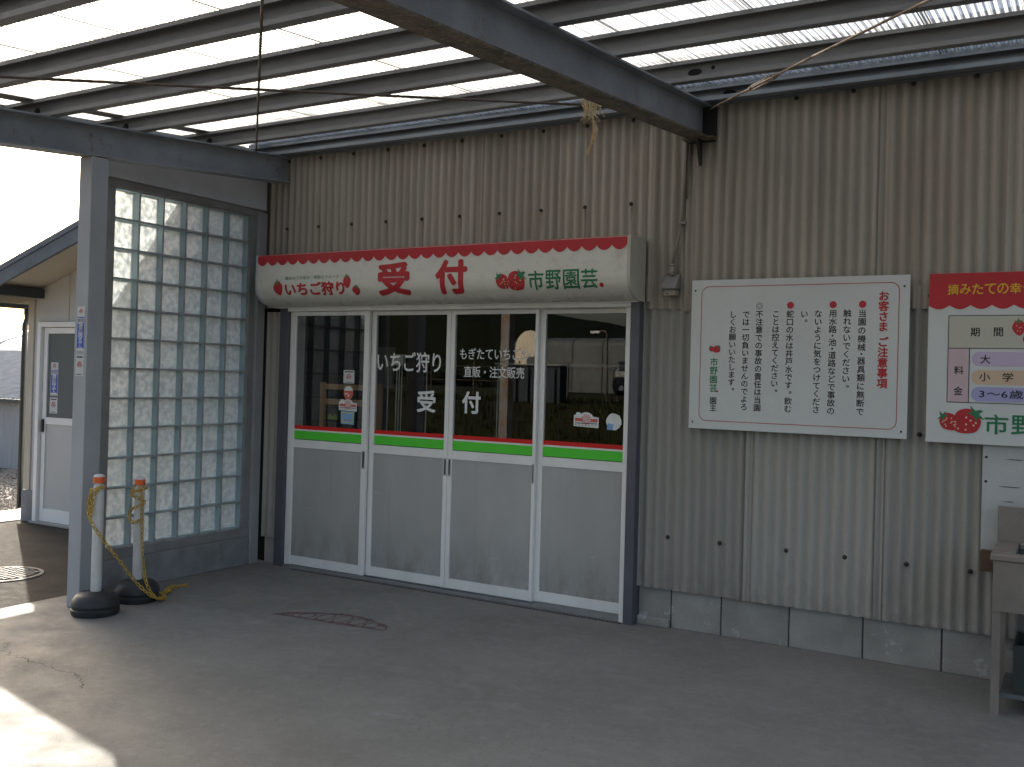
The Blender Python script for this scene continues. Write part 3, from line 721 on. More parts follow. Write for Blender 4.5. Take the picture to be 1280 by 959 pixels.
# ============================================================ SIGN BOX ABOVE THE DOORS
SG = thing('sign_box', 'white curved sign box with red scalloped edge above the sliding doors', 'sign', (1.69, 0, 1.98))
X0, X1 = .185, 3.196
def prof(z):   # front surface y for height z
    zt, zb, zc = 2.352, 1.984, 2.13
    if z >= zc: return -.272+.0*(z-zc)
    t = min(1, (zc-z)/(zc-zb)); return -.272+.20*(1-math.sqrt(max(0, 1-t**2.2)))
zs = [2.352, 2.30, 2.24, 2.18, 2.13, 2.10, 2.07, 2.045, 2.02, 2.005, 1.993, 1.986, 1.984]
pf = [(prof(z), z) for z in zs]+[(-.035, 1.984), (-.035, 2.372), (-.262, 2.358)]
o = MB().prism(pf, 0, X0, X1).build('sign_face', 'signwhite', SG); smooth_by_angle(o, 30)
pf2 = [(a-.004 if a < -.05 else a, b+(.003 if b > 2.2 else -.003)) for a, b in pf]
MB().prism(pf2, 0, X1+.0005, X1+.022).build('end_cap', 'cream', SG, bevel=.002)
MB().prism(pf2, 0, X0-.02, X0-.0005).build('end_cap', 'lintel', SG, bevel=.002)
MB().box(X0, X1, -.10, -.03, 1.978, 1.983).build('bottom_trim', 'alu', SG)
def bend(mb, off):
    me = bpy.data.meshes.new('x'); me.from_pydata(mb.v, [], mb.f); bm = bmesh.new(); bm.from_mesh(me)
    for k in range(14):
        z = 2.12-.01*k; bmesh.ops.bisect_plane(bm, geom=bm.verts[:]+bm.edges[:]+bm.faces[:], plane_co=(0,0,z), plane_no=(0,0,1))
    bm.verts.index_update()
    r = MB(); r.v = [(v.co.x, prof(v.co.z)-off+v.co.y, v.co.z) for v in bm.verts]; r.f = [tuple(v.index for v in f.verts) for f in bm.faces]
    bm.free(); bpy.data.meshes.remove(me); return r
# scalloped red valance
vl = MB(); nS = 30; wS = (X1-X0)/nS
for i in range(nS):
    a = X0+i*wS; b = a+wS; pts = [(a, 2.3525), (b, 2.3525)]
    for k in range(0, 13): t = k/12; pts.append((b-wS*t, 2.309-.031*math.sin(math.pi*t)**.8))
    vl.flat(pts, -.274)
vl.add([(X0,-.274,2.3525),(X1,-.274,2.3525),(X1,-.24,2.3655),(X0,-.24,2.3655)], [(0,1,2,3)])
vl.build('red_scalloped_edge', 'red', SG)
chars(fit(fit([], '受', 1.322, 1.604, 2.036, 2.264, 0, .042), '付', 1.810, 2.066, 2.036, 2.264, 0, .042), 'red', SG, .0015)
chars(fit([], 'いちご狩り', .463, 1.030, 2.050, 2.148, 0, .038), 'red', SG, .0015)
chars(fit([], '摘みたての幸せ\u3000季節のフルーツ', .466, .978, 2.166, 2.193, 0, .0), 'greenprint', SG, .0015)
berry(SG, .395, 2.107, .092, .102, 12, 0, 0, .0015); berry(SG, 1.053, 2.138, .070, .088, 8, 0, 0, .0015); berry(SG, 1.130, 2.076, .070, .062, -8, 0, 0, .0015)
berry(SG, 2.335, 2.105, .092, .108, 42, 0, 12, .0015, 'greenprint'); berry(SG, 2.432, 2.107, .135, .125, -46, 0, 7, .0021, 'greenprint')
m_ = MB(); disc(m_, 3.028, 2.070, .014, 0, 12); bend(m_, .0021).build('red_dot', 'red', SG, recalc=False)
def logo(x0, x1, z0, z1, y, wgt, par, off=None):
    w_ = (x1-x0)/4; l = []
    for i, ch in enumerate('市野園芸'): fit(l, ch, x0+w_*i+w_*.05, x0+w_*(i+1)-w_*.05, z0, z1, y, wgt)
    chars(l, 'greenprint', par, off)
logo(2.515, 3.01, 2.050, 2.170, 0, .016, SG, .0015)

# ============================================================ NOTICE BOARDS
NB = thing('notice_board', 'white notice board with vertical black text and thin red border', 'notice board', (4.136, -.05, 1.22))
# slight tilt as measured
bx = [(3.5285,1.2235),(4.7435,1.2235),(4.7435,2.102),(3.5285,2.102)]
MB().prism(bx, 1, -.060, -.052).build('board', 'board', NB, bevel=.0015)
MB().box(3.56, 4.71, -.052, -.024, 1.30, 1.34).box(3.56, 4.71, -.052, -.024, 1.98, 2.02).build('mounting_rail', 'frame_dirty', NB)
y = -.0612
mb = MB(); ringp(mb, rrect(3.591, 4.690, 1.272, 2.062, .045), .0035, y); mb.build('border_line', 'red', NB)
mb = MB()
for x, z in ((3.552, 2.04), (4.715, 2.04), (3.552, 1.262), (4.715, 1.262)): disc(mb, x, z, .006, y, 10)
mb.build('screw', 'bolt', NB)
l = []; column(l, 'お客さま', 4.612, 2.018, 1.797, .056, y, .030); column(l, 'ご注意事項', 4.613, 1.770, 1.490, .056, y, .030); chars(l, 'red', NB)
l = []
for txt, x, a, b in (('当園の機械・器具類に無断で', 4.503, 1.920, 1.338), ('触れないでください。', 4.424, 1.922, 1.495), ('用水路・池・道路などで事故の', 4.348, 1.920, 1.337),
    ('ないように気をつけてくださ', 4.268, 1.920, 1.340), ('い。', 4.191, 1.916, 1.860), ('蛇口の水は井戸水です。飲む', 4.1125, 1.920, 1.338),
    ('ことは控えてください。', 4.0325, 1.920, 1.460), ('不注意での事故の責任は当園', 3.9375, 1.920, 1.338), ('では一切負いませんのでよろ', 3.860, 1.920, 1.340), ('しくお願いいたします。', 3.782, 1.920, 1.462), ('園主', 3.676, 1.413, 1.329)):
    column(l, txt, x, a, b, .0445, y, .012)
chars(l, 'blackprint', NB)
for x in (4.503, 4.347, 4.113): disc(MB(), x, 1.9465, .0195, y, 20).build('bullet', 'red', NB)
mb = MB(); ringp(mb, [(3.937+.0185*math.cos(R(k)), 1.945+.0185*math.sin(R(k))) for k in range(0, 360, 20)], .002, y); ringp(mb, [(3.937+.010*math.cos(R(k)), 1.945+.010*math.sin(R(k))) for k in range(0, 360, 24)], .002, y); mb.build('bullet_ring', 'blackprint', NB)
chars(column([], '市野園芸', 3.675, 1.645, 1.440, .050, y, .012), 'greenprint', NB)
berry(NB, 3.660, 1.695, .032, .036, 38, y, 0, None, 'greenprint'); berry(NB, 3.690, 1.693, .044, .045, -42, y-.0003, 0, None, 'greenprint'); disc(MB(), 3.699, 1.447, .006, y-.0006, 10).build('red_dot', 'red', NB)

PB = thing('price_board', 'white price board with red scalloped top and coloured rows, right of the notice', 'notice board', (5.42, -.05, 1.21))
MB().prism([(4.8365,1.2165),(6.03,1.2165),(6.03,2.1035),(4.8365,2.1035)], 1, -.060, -.052).build('board', 'board', PB, bevel=.0015)
MB().box(4.87, 6.0, -.052, -.024, 1.30, 1.34).box(4.87, 6.0, -.052, -.024, 1.98, 2.02).build('mounting_rail', 'frame_dirty', PB)
mb = MB(); wS = .1; x = 4.8375
while x < 6.02:
    b = min(x+wS, 6.029); pts = [(x, 2.1025), (b, 2.1025)]
    for k in range(9): t = k/8; pts.append((b-(b-x)*t, 1.934-.021*math.sin(math.pi*t)))
    mb.flat(pts, y); x += wS
mb.build('red_scalloped_top', 'red', PB)
l = []
for i, ch in enumerate('摘みたての幸せ'): fit(l, ch, 4.927+.058*i, 4.979+.058*i, 1.990, 2.044, y-.001, .012)
chars(l, 'yellowprint', PB)
MB().flat([(4.936,1.712),(5.93,1.712),(5.93,1.880),(4.936,1.880)], y).build('period_row', 'cream', PB)
MB().flat([(4.936,1.430),(5.037,1.430),(5.037,1.709),(4.936,1.709)], y).build('fee_column', 'pink', PB)
for z, mt_ in ((1.656, 'lilac'), (1.5625, 'peach'), (1.475, 'lavender')): MB().flat(rrect(5.050, 5.91, z-.037, z+.037, .034), y-.0003).build('row_band', mt_, PB)
mb = MB(); ringp(mb, [(4.936,1.430),(5.93,1.430),(5.93,1.880),(4.936,1.880)], .0035, y-.0006); ringp(mb, [(4.936,1.7105),(5.93,1.7105)], .0035, y-.0007, False); ringp(mb, [(5.0375,1.430),(5.0375,1.7105)], .0035, y-.0008, False)
mb.build('table_line', 'blackprint', PB)
l = []
for ch, a, b, c_, d in (('期', 5.040, 5.083, 1.772, 1.818), ('間', 5.148, 5.190, 1.772, 1.818), ('料', 4.966, 5.012, 1.574, 1.618), ('金', 4.966, 5.010, 1.468, 1.512), ('大', 5.088, 5.136, 1.632, 1.677),
    ('小', 5.085, 5.136, 1.542, 1.588), ('学', 5.192, 5.242, 1.542, 1.588), ('3〜6歳', 5.087, 5.288, 1.456, 1.500)): fit(l, ch, a, b, c_, d, y-.001, .012)
chars(l, 'blackprint', PB)
berry(PB, 5.262, 1.815, .062, .078, 5, y-.001, 5); berry(PB, 5.306, 1.756, .055, .060, -15, y-.0012, 4)
berry(PB, 4.950, 1.325, .088, .105, 46, y-.001, 14, None, 'greenprint'); berry(PB, 5.030, 1.330, .135, .140, -46, y-.0015, 7, None, 'greenprint')
logo(5.108, 5.60, 1.272, 1.374, y-.001, .014, PB)

# white plywood behind the sink
WB = thing('plywood_board', 'white painted plywood board on the wall behind the steel sink', 'board', (5.7, -.03, .655))
MB().box(5.108, 6.3, -.038, -.024, .658, 1.2155).build('panel', 'whitewood', WB, bevel=.002)
for x, z in ((5.126, 1.153), (5.126, 1.028)): disc(MB(), x, z, .0075, -.0385, 8).build('nail_hole', 'bolt', WB)
for x0, x1, z in ((5.21, 5.30, 1.145), (5.18, 5.29, 1.005), (5.20, 5.26, .93)): MB().flat([(x0,z),(x1-.02,z-.001),(x1,z+.003),(x0+.03,z+.004)], -.0386).build('scuff_mark', 'bolt', WB, recalc=False)
MB().box(5.112, 5.30, -.085, -.0385, .575, .680).build('wooden_ledger', 'darkwood', WB, bevel=.003)

# ============================================================ SINK
SK = thing('steel_sink', 'stainless steel utility sink on legs at the right end of the wall', 'sink', (5.6, -.33, 0))
sx0, sx1, sy0, sy1 = 5.19, 6.0, -.58, -.10
MB().box(sx0, sx1, sy1-.002, sy1+.016, .70, .915).build('backsplash', 'steel', SK, bevel=.004)
t = MB(); t.box(sx0, sx1, sy0, sy0+.075, .712, .742).box(sx0, sx0+.10, sy0+.076, sy1-.003, .712, .742).box(sx0+.60, sx1, sy0+.076, sy1-.003, .712, .742).box(sx0+.101, sx0+.599, sy1-.06, sy1-.003, .712, .742)
t.build('rim', 'steel', SK, bevel=.004)
t = MB(); t.box(sx0+.095, sx0+.605, sy0+.07, sy1-.05, .50, .51).box(sx0+.095, sx0+.10, sy0+.07, sy1-.05, .51, .711).box(sx0+.60, sx0+.605, sy0+.07, sy1-.05, .51, .711).box(sx0+.101, sx0+.599, sy1-.061, sy1-.055, .51, .711).box(sx0+.101, sx0+.599, sy0+.07, sy0+.076, .51, .711)
t.build('basin', 'steel_in', SK)
MB().box(sx0+.012, sx1-.012, sy0+.012, sy0+.018, .478, .711).build('apron', 'steel', SK, bevel=.001)
MB().box(sx0+.012, sx0+.018, sy0+.019, sy1-.01, .478, .711).build('side_apron', 'steel', SK)
for x in (sx0+.012, sx1-.05):
    for yy in (sy0+.022, sy1-.05):
        t = MB(); t.box(x, x+.036, yy, yy+.004, 0, .70).box(x, x+.004, yy+.004, yy+.04, 0, .70); t.build('leg', 'steel', SK)
MB().box(sx0+.05, sx1-.05, sy0+.06, sy1-.04, .075, .095).build('lower_shelf', 'steel_in', SK)
CR = thing('plastic_crate', 'dark green plastic crate on the shelf under the steel sink', 'crate', (5.55,-.33,.096))
t = MB(); t.box(5.29, 5.80, -.50, -.49, .0965, .31).box(5.29, 5.80, -.17, -.16, .0965, .31).box(5.29, 5.30, -.489, -.171, .0965, .31).box(5.79, 5.80, -.489, -.171, .0965, .31).box(5.301, 5.789, -.489, -.171, .0965, .105)
t.build('body', 'greenglass', CR); MB().box(5.285, 5.805, -.506, -.4905, .295, .318).build('rim', 'greenglass', CR)

# ============================================================ METER BOX AND CONDUIT
MX = thing('junction_box', 'small grey hooded junction box on the wall with a conduit going up', 'electrical box', (3.39, -.02, 2.01))
MB().prism([(-.02,2.145),(-.035,2.145),(-.105,2.068),(-.105,2.052),(-.02,2.052)], 0, 3.350, 3.440).build('hood', 'meter', MX, bevel=.003)
MB().box(3.357, 3.433, -.085, -.02, 2.014, 2.0515).build('box_body', 'meter_low', MX, bevel=.004)
t = MB(); vs = []
MB().tube([(3.383, -.088, 2.025), (3.383, -.085, 2.025)], .005, 8).build('screw', 'bolt', MX)
MB().tube([(3.395,-.05,2.14),(3.395,-.05,2.20)], .014, 10).tube([(3.395,-.05,2.196),(3.395,-.05,2.206)], .019, 10).build('cable_gland', 'meter_low', MX, smooth=True)
CD = thing('conduit_pipe', 'thin taupe conduit running down the wall to the junction box', 'pipe', (3.43,-.03,2.2))
MB().tube([(3.470,-.035,3.25),(3.465,-.035,3.0),(3.455,-.035,2.75),(3.448,-.036,2.55),(3.435,-.038,2.40),(3.415,-.042,2.30),(3.398,-.05,2.205)], .0095, 8).build('pipe', 'conduit', CD, smooth=True)
MB().box(3.425, 3.472, -.05, -.026, 2.447, 2.462).build('clip', 'meter', CD)
MB().tube([(3.484,-.030,3.25),(3.480,-.030,2.9),(3.470,-.030,2.6)], .005, 6).build('thin_pipe', 'conduit', CD, smooth=True)

SL = .0915
def zb(yv): return 2.952+SL*yv   # underside of the sloping beams
# ============================================================ GLASS BLOCK SIDE WALL
GW = thing('glass_block_wall', 'side wall of square rippled glass blocks in a grey frame', 'wall', (0, -.8, 0))
ZB, YO = .284, -1.395
def gblock():
    N = 14; s = .0940; mb = MB(); vs = []; fs = []
    def side(x, sgn, seed):
        b = len(vs)
        for j in range(N+1):
            for i in range(N+1):
                u = -1+2*i/N; v = -1+2*j/N; e = max(abs(u), abs(v)); r = math.hypot(u, v)
                dep = 0.0
                if e > .93: dep = -.003
                elif sgn > 0 or e > .84: dep = 0.0
                else: dep = -.0015+.0008*math.sin(r*13+2.5*noise.noise(Vector((u*2+seed, v*2, seed))))+.0012*noise.noise(Vector((u*4.5+seed, v*4.5, 0)))
                vs.append((x+sgn*dep, u*s, v*s))
        for j in range(N):
            for i in range(N):
                q = (b+j*(N+1)+i, b+j*(N+1)+i+1, b+(j+1)*(N+1)+i+1, b+(j+1)*(N+1)+i)
                fs.append(q if sgn > 0 else q[::-1])
        return b
    a = side(0, 1, 1.3); b = side(-.058, -1, 5.7)
    ring = [i for i in range(N)]+[j*(N+1)+N for j in range(N)]+[N*(N+1)+N-i for i in range(N)]+[(N-j)*(N+1) for j in range(N)]
    for k in range(len(ring)):
        p, q = ring[k], ring[(k+1) % len(ring)]; fs.append((a+p, b+p, b+q, a+q))
    mb.add(vs, fs); return mb
gb0 = None
for c_ in range(6):
    for r_i in range(12):
        loc = Vector((0, YO+.1+.2*c_, ZB+.1+.2*r_i))
        if gb0 is None:
            mb = gblock(); mb.v = [tuple(Vector(v)+loc) for v in mb.v]; gb0 = mb.build('glass_block', 'block_front', GW, org=loc); smooth_by_angle(gb0, 60)
            gb0.data.materials.append(M['block_rear']); gb0.data.materials.append(M['block_side'])
            for p_ in gb0.data.polygons:
                cx_ = p_.center.x; p_.material_index = 1 if cx_ < -.052 else (0 if cx_ > -.012 else 2)
        else:
            k = copy_to(gb0, loc, GW)
            if (c_*7+r_i*3) % 4 in (1, 2): k.rotation_euler = (R(180), 0, 0)
M['mortar'] = pm('pale_grey_mortar', (.42,.43,.43), .8, col2=(.25,.255,.25), scale=7, fine=.15)
for k in range(13):
    z = ZB+.2*k; MB().box(-.078, .0015, YO, YO+1.2, z-.0058, z+.0058).build('mortar_joint', 'mortar', GW)
for k in range(7):
    yy = YO+.2*k; b = MB()
    for j in range(12): b.box(-.078, .0012, yy-.0058, yy+.0058, ZB+.2*j+.0059, ZB+.2*j+.1941)
    b.build('mortar_joint', 'mortar', GW)
MB().box(-.09, .022, YO-.14, YO+1.345, .215, ZB-.004).build('sill', 'frame_dirty', GW, bevel=.003)
MB().box(-.09, .022, YO-.14, YO+1.345, ZB+2.404, ZB+2.455).build('top_rail', 'frame_dirty', GW, bevel=.003)
MB().box(-.088, .016, YO-.075, YO-.004, ZB-.003, ZB+2.403).build('jamb', 'frame_dirty', GW, bevel=.002)
MB().box(-.088, .020, YO+1.204, YO+1.262, ZB-.003, ZB+2.403).build('jamb', 'frame_dirty', GW, bevel=.002)
MB().box(-.095, .045, YO+1.264, YO+1.350, 0, 2.72).build('end_post', 'grey_frame', GW, bevel=.004)
MB().box(-.088, .018, YO-.139, YO-.077, ZB-.003, ZB+2.403).build('edge_strip', 'grey_frame', GW, bevel=.002)
MB().box(-.085, .030, YO-.15, YO+1.262, 0, .214).build('plinth', 'plinth', GW, bevel=.004)
y0_, y1_ = YO-.14, YO+1.335
MB().prism([(y0_,ZB+2.456),(y1_,ZB+2.456),(y1_,zb(y1_)+.12),(y0_,zb(y0_)+.12)], 0, -.085, .048).build('lintel', 'lintel', GW, bevel=.003)

# ============================================================ CANOPY
CN = thing('canopy', 'steel carport canopy with cloudy corrugated plastic roof', 'canopy', (2.5, -2.3, 0))
YEND = -4.7
def hbeam(x0, x1, ya, ybk, lab=None, h=.20):
    fl, wb = .010, .008; xm = (x0+x1)/2
    def slab(x0, x1, o0, o1):
        return MB().add([(x0,ya,zb(ya)+o0),(x1,ya,zb(ya)+o0),(x1,ybk,zb(ybk)+o0),(x0,ybk,zb(ybk)+o0),(x0,ya,zb(ya)+o1),(x1,ya,zb(ya)+o1),(x1,ybk,zb(ybk)+o1),(x0,ybk,zb(ybk)+o1)],
                        [(0,3,2,1),(4,5,6,7),(0,1,5,4),(1,2,6,5),(2,3,7,6),(3,0,4,7)])
    W = slab(xm-wb/2, xm+wb/2, fl, h-fl).build('beam', 'beam', CN)
    if lab: W['label'] = lab
    slab(x0, x1, 0, fl).build('bottom_flange', 'rusty' if x0 > 1 else 'beam', W)
    slab(x0, x1, h-fl, h).build('top_flange', 'beam', W)
    return W
hbeam(.145, .265, YEND, -.03, 'blue-grey beam over the glass block wall')
W2 = hbeam(3.49, 3.615, YEND, -.03, 'beam with rust along its bottom flange above the notice board')
hbeam(6.88, 7.0, YEND, -.03)
MB().box(3.47, 3.64, -.034, -.022, 2.93, 3.20).build('wall_plate', 'bolt', CN)
MB().prism([(-.034,2.938),(-.12,2.938),(-.045,2.79),(-.034,2.79)], 0, 3.545, 3.562).build('gusset', 'bolt', CN)
MB().box(3.46, 3.65, -.11, -.03, 2.938, 2.949).build('bearing_plate', 'rusty', CN)
# posts
P0 = MB().box(.145, .265, -1.765, -1.645, 0, zb(-1.765)-.002).build('post', 'post', CN, bevel=.004, org=(.2,-1.7,0)); P0['label'] = 'pale blue-grey square post with stickers'
P0b = MB().box(.15, .26, -3.42, -3.31, 0, zb(-3.42)-.002)  .build('post', 'streaked', CN, bevel=.004, org=(.2,-3.22,0)); P0b['label'] = 'rust-streaked outer post'
for x in (6.88,): MB().box(x, x+.12, -4.62, -4.50, 0, zb(-4.62)-.002).build('post', 'post', CN, bevel=.004, org=(x,-4.5,0))
# stickers on the front face of the post
def post_sticker(par, x0, x1, yv, zt, zb_, txt=True):
    """tall blue security strip above a small white card with a red swirl"""
    h = zt-zb_; w_ = x1-x0; y0 = yv
    MB().flat([(x0,zb_+.34*h),(x1,zb_+.34*h),(x1,zt),(x0,zt)], y0-.001).build('sticker', 'board', par)
    MB().flat([(x0+.05*w_,zb_+.40*h),(x1-.05*w_,zb_+.40*h),(x1-.05*w_,zt-.15*h),(x0+.05*w_,zt-.15*h)], y0-.0014).build('sticker_band', 'blueprint', par)
    xm = (x0+x1)/2; chars(column([], '警備保障システム', xm, zt-.245*h, zb_+.41*h, w_*.60, y0-.0018, .004), 'whiteprint', par)
    mb = MB(); mb.flat(rrect(x0+.08*w_, xm-.03*w_, zt-.24*h, zt-.165*h, .003), y0-.0018); mb.flat(rrect(xm+.03*w_, x1-.08*w_, zt-.24*h, zt-.165*h, .003), y0-.0018); mb.build('badge', 'board', par)
    chars(fit(fit([], '防', x0+.14*w_, xm-.08*w_, zt-.23*h, zt-.175*h, y0-.0022, .012), '犯', xm+.08*w_, x1-.14*w_, zt-.23*h, zt-.175*h, y0-.0022, .012), 'blackprint', par); mb = MB()
    mb.box(x0+.1*w_, x1-.1*w_, y0-.002, y0-.0015, zb_+.345*h, zb_+.352*h); mb.box(x0+.12*w_, x1-.12*w_, y0-.0026, y0-.0022, zb_+.265*h, zb_+.285*h); mb.box(x0+.15*w_, x1-.2*w_, y0-.0026, y0-.0022, zb_+.02*h, zb_+.03*h)
    mb.build('small_print', 'blackprint', par)
    MB().flat(rrect(x0-.03*w_, x1+.02*w_, zb_, zb_+.31*h, .006), y0-.001).build('sticker', 'board', par)
    swirl(par, xm, zt-.07*h, w_*.20, y0-.0018); swirl(par, xm, zb_+.165*h, w_*.26, y0-.0024)
post_sticker(P0, .168, .242, -1.765, 1.86, 1.43)
# purlins (C sections) on the beams
def zp(yv): return zb(yv)+.20
PX0, PX1 = -.213, 7.2
def cpurlin(yf, h=.10, wd=.05, t=.0032, open_front=False, mat='purlin', dz=0.003, x0=PX0, x1=PX1):
    z0 = zp(yf)+dz; b = MB()
    if not open_front:
        b.box(x0, x1, yf, yf+t, z0, z0+h); b.box(x0, x1, yf+t+.0002, yf+wd, z0, z0+t); b.box(x0, x1, yf+t+.0002, yf+wd, z0+h-t, z0+h)
        b.box(x0, x1, yf+wd-t, yf+wd, z0+t+.0002, z0+.02); b.box(x0, x1, yf+wd-t, yf+wd, z0+h-.02, z0+h-t-.0002)
    else:
        b.box(x0, x1, yf+wd-t, yf+wd, z0, z0+h); b.box(x0, x1, yf, yf+wd-t-.0002, z0, z0+t); b.box(x0, x1, yf, yf+wd-t-.0002, z0+h-t, z0+h)
        b.box(x0, x1, yf, yf+t, z0+t+.0002, z0+.024); b.box(x0, x1, yf, yf+t, z0+h-.020, z0+h-t-.0002)
    return b.build('purlin', mat, CN, org=(x0, yf, z0))
PY = [-.71, -1.42, -2.05, -2.68, -3.32, -3.96, -4.60]
for yf in PY: cpurlin(yf, h=.112, wd=.052, open_front=True)
cpurlin(-.155, h=.085, wd=.06, open_front=True, mat='galv', dz=.004)
cpurlin(-.078, h=.075, wd=.05, open_front=True, mat='galv', dz=-.004)
# round holes punched in purlin webs by the beam
def hole(x, yv, z, rx, rz):
    vs = [(x+rx*math.cos(2*math.pi*k/16), yv, z+rz*math.sin(2*math.pi*k/16)) for k in range(16)]
    MB().add(vs, [tuple(range(16))]).build('web_hole', 'dark', CN)
for yf in PY[:3]: hole(.06, yf+.0475, zp(yf)+.058, .028, .026)
hole(3.73, PY[0]+.0475, zp(PY[0])+.06, .040, .019); hole(3.83, PY[0]+.0475, zp(PY[0])+.072, .011, .011)
hole(3.74, -.0995, zp(-.1)+.045, .040, .017)
# edge flat bars along the side and roof sheets
b = MB(); 
b.add([(-.03,YEND,zp(YEND)+.1165),(.085,YEND,zp(YEND)+.1165),(.085,-.16,zp(-.16)+.1165),(-.03,-.16,zp(-.16)+.1165),(-.03,YEND,zp(YEND)+.1225),(.085,YEND,zp(YEND)+.1225),(.085,-.16,zp(-.16)+.1225),(-.03,-.16,zp(-.16)+.1225)],
      [(0,3,2,1),(4,5,6,7),(0,1,5,4),(1,2,6,5),(2,3,7,6),(3,0,4,7)])
b.build('edge_bar', 'purlin', CN)
MB().add([(-.240,YEND,zb(YEND)+.15),(-.216,YEND,zb(YEND)+.15),(-.216,-.03,zb(-.03)+.15),(-.240,-.03,zb(-.03)+.15),(-.240,YEND,zb(YEND)+.322),(-.216,YEND,zb(YEND)+.322),(-.216,-.03,zb(-.03)+.322),(-.240,-.03,zb(-.03)+.322)],
      [(0,3,2,1),(4,5,6,7),(0,1,5,4),(1,2,6,5),(2,3,7,6),(3,0,4,7)]).build('side_fascia', 'beam', CN)
def roof_sheet(x0, x1, k, lift):
    pit = .032; nseg = int((x1-x0)/pit*8); y0, y1 = -4.95, -.03; vs = []; n1 = nseg+1
    for yv in (y0, y1):
        for i in range(n1):
            xx = x0+(x1-x0)*i/nseg; vs.append((xx, yv, zp(yv)+.129+lift+.0045*math.cos(2*math.pi*xx/pit)))
    fs = [(i, i+1, n1+i+1, n1+i) for i in range(nseg)]
    o = MB().add(vs, fs).build('roof_sheet', 'polycarb', CN, org=(x0, y0, zp(y0)), recalc=False)
    for p in o.data.polygons: p.use_smooth = True
x = -.255; k = 0
while x < 7.2:
    roof_sheet(x, x+.665, k, .0025*(k % 2)); 
    # grimy lapped edge
    b = MB()
    for dx in (.0, .03):
        xa = x+.638+dx; b.add([(xa-.003,-4.95,zp(-4.95)+.1232),(xa+.003,-4.95,zp(-4.95)+.1232),(xa+.003,-.03,zp(-.03)+.1232),(xa-.003,-.03,zp(-.03)+.1232)], [(0,1,2,3)])
    if x+.66 < 7.1: b.build('lap_seam', 'rod_tan', CN, recalc=False)
    x += .640; k += 1
# front gutter
b = MB(); yg2 = -5.0; b.prism([(yg2,zp(yg2)+.10),(yg2,zp(yg2)-.01),(yg2+.10,zp(yg2)-.01),(yg2+.10,zp(yg2)+.085),(yg2+.095,zp(yg2)+.085),(yg2+.095,zp(yg2)-.004),(yg2+.005,zp(yg2)-.004),(yg2+.005,zp(yg2)+.10)], 0, -.1, 7.25); b.build('gutter', 'gutter', CN)
# brace rods
def zr(yv, d=-.02): return zp(yv)+d
def rod(p, q, r, mat, nm='brace_rod', sag=0):
    P = [Vector(p).lerp(Vector(q), k/16)+Vector((0,0,-sag*math.sin(math.pi*k/16))) for k in range(17)]
    return MB().tube(P, r, 6).build(nm, mat, CN, smooth=True)
rod((3.485,-.03,3.135), (.27,-3.64,2.805), .0075, 'rust_rod', sag=.004)
rod((.19,-.33,3.118), (3.47,-3.54,2.825), .0065, 'rust_rod')
rr_ = rod((3.625,-.10,3.105), (4.42,-.98,3.035), .006, 'rod_tan'); rod((4.42,-.98,3.035), (6.2,-2.9,2.86), .006, 'rod_tan')
tb = MB(); a_ = Vector((3.98,-.49,3.073)); c2 = Vector((4.17,-.70,3.057)); d_ = (c2-a_).normalized(); sd = d_.cross(Vector((0,0,1))).normalized(); upv = sd.cross(d_)
for s in (-1, 1): tb.tube([a_+upv*.012*s, c2+upv*.012*s], .005, 6)
tb.tube([a_-d_*.01, a_+d_*.02], .012, 8); tb.tube([c2-d_*.02, c2+d_*.01], .012, 8); tb.build('turnbuckle', 'rod_tan', CN, smooth=True)
# straw caught on the brace rod
ST = MB(); rr = random.Random(11)
base = Vector((3.13,-.70,3.055))
for k in range(46):
    s = base+Vector(((rr.random()-.5)*.085, (rr.random()-.5)*.05, (rr.random()-.2)*.03)); L = .05+.09*rr.random()
    pts = [s+Vector(((rr.random()-.5)*.03*j+.004*j, (rr.random()-.5)*.01*j, -L*j/3)) for j in range(4)]
    ST.tube(pts, .0018, 3)
for k in range(9):
    pts = [base+Vector((.02,0,-.09)), base+Vector((.025+.004*k,.0,-.17)), base+Vector((.012+.002*k,0,-.235)), base+Vector((-.015+.001*k,0,-.285-.004*k))]
    ST.tube(pts, .0016, 3)
for k in range(6): ST.tube([base+Vector((-.09+.02*k,0,.01)), base+Vector((-.04+.02*k,.01,.018)), base+Vector((.03+.01*k,0,.004))], .002, 3)
tag(ST.build('straw_wisp', 'straw', recalc=False), 'wisp of dry straw caught on the brace rod under the canopy', 'straw')

# ============================================================ BOLLARDS AND CHAIN
def bollard(cx, cy, top, lab, first=True):
    T = thing('chain_post', lab, 'bollard', (cx, cy, 0), 'white chain posts on round black bases')
    MB().lathe((cx,cy,.001), [(.133,0),(.138,.012),(.139,.034),(.134,.038),(.134,.052),(.139,.058),(.136,.080),(.118,.110),(.100,.124),(.050,.130),(.042,.136)], 32).build('base', 'rubber', T, smooth=False)
    lx = .012
    MB().lathe((cx,cy,.10), [(.031,0),(.031,top-.16)], 20).build('pole', 'white_pvc', T, smooth=False)
    MB().lathe((cx,cy,top-.058), [(.024,-.004),(.024,.006),(.020,.008),(.020,.014)], 16).build('neck', 'white_pvc', T)
    MB().lathe((cx,cy,top-.045), [(.033,0),(.033,.036)], 20).build('reflector_band', 'orange', T)
    MB().lathe((cx,cy,top-.0088), [(.033,0),(.030,.008),(.020,.014),(.004,.017)], 20).build('cap', 'white_pvc', T)
    for o in T.children:
        smooth_by_angle(o, 40)
    return T
bollard(.425, -1.765, .835, 'white chain post with orange band, the nearer one beside the pillar')
bollard(.340, -1.400, .785, 'white chain post with orange band, the one before the glass blocks')
CH = MB()
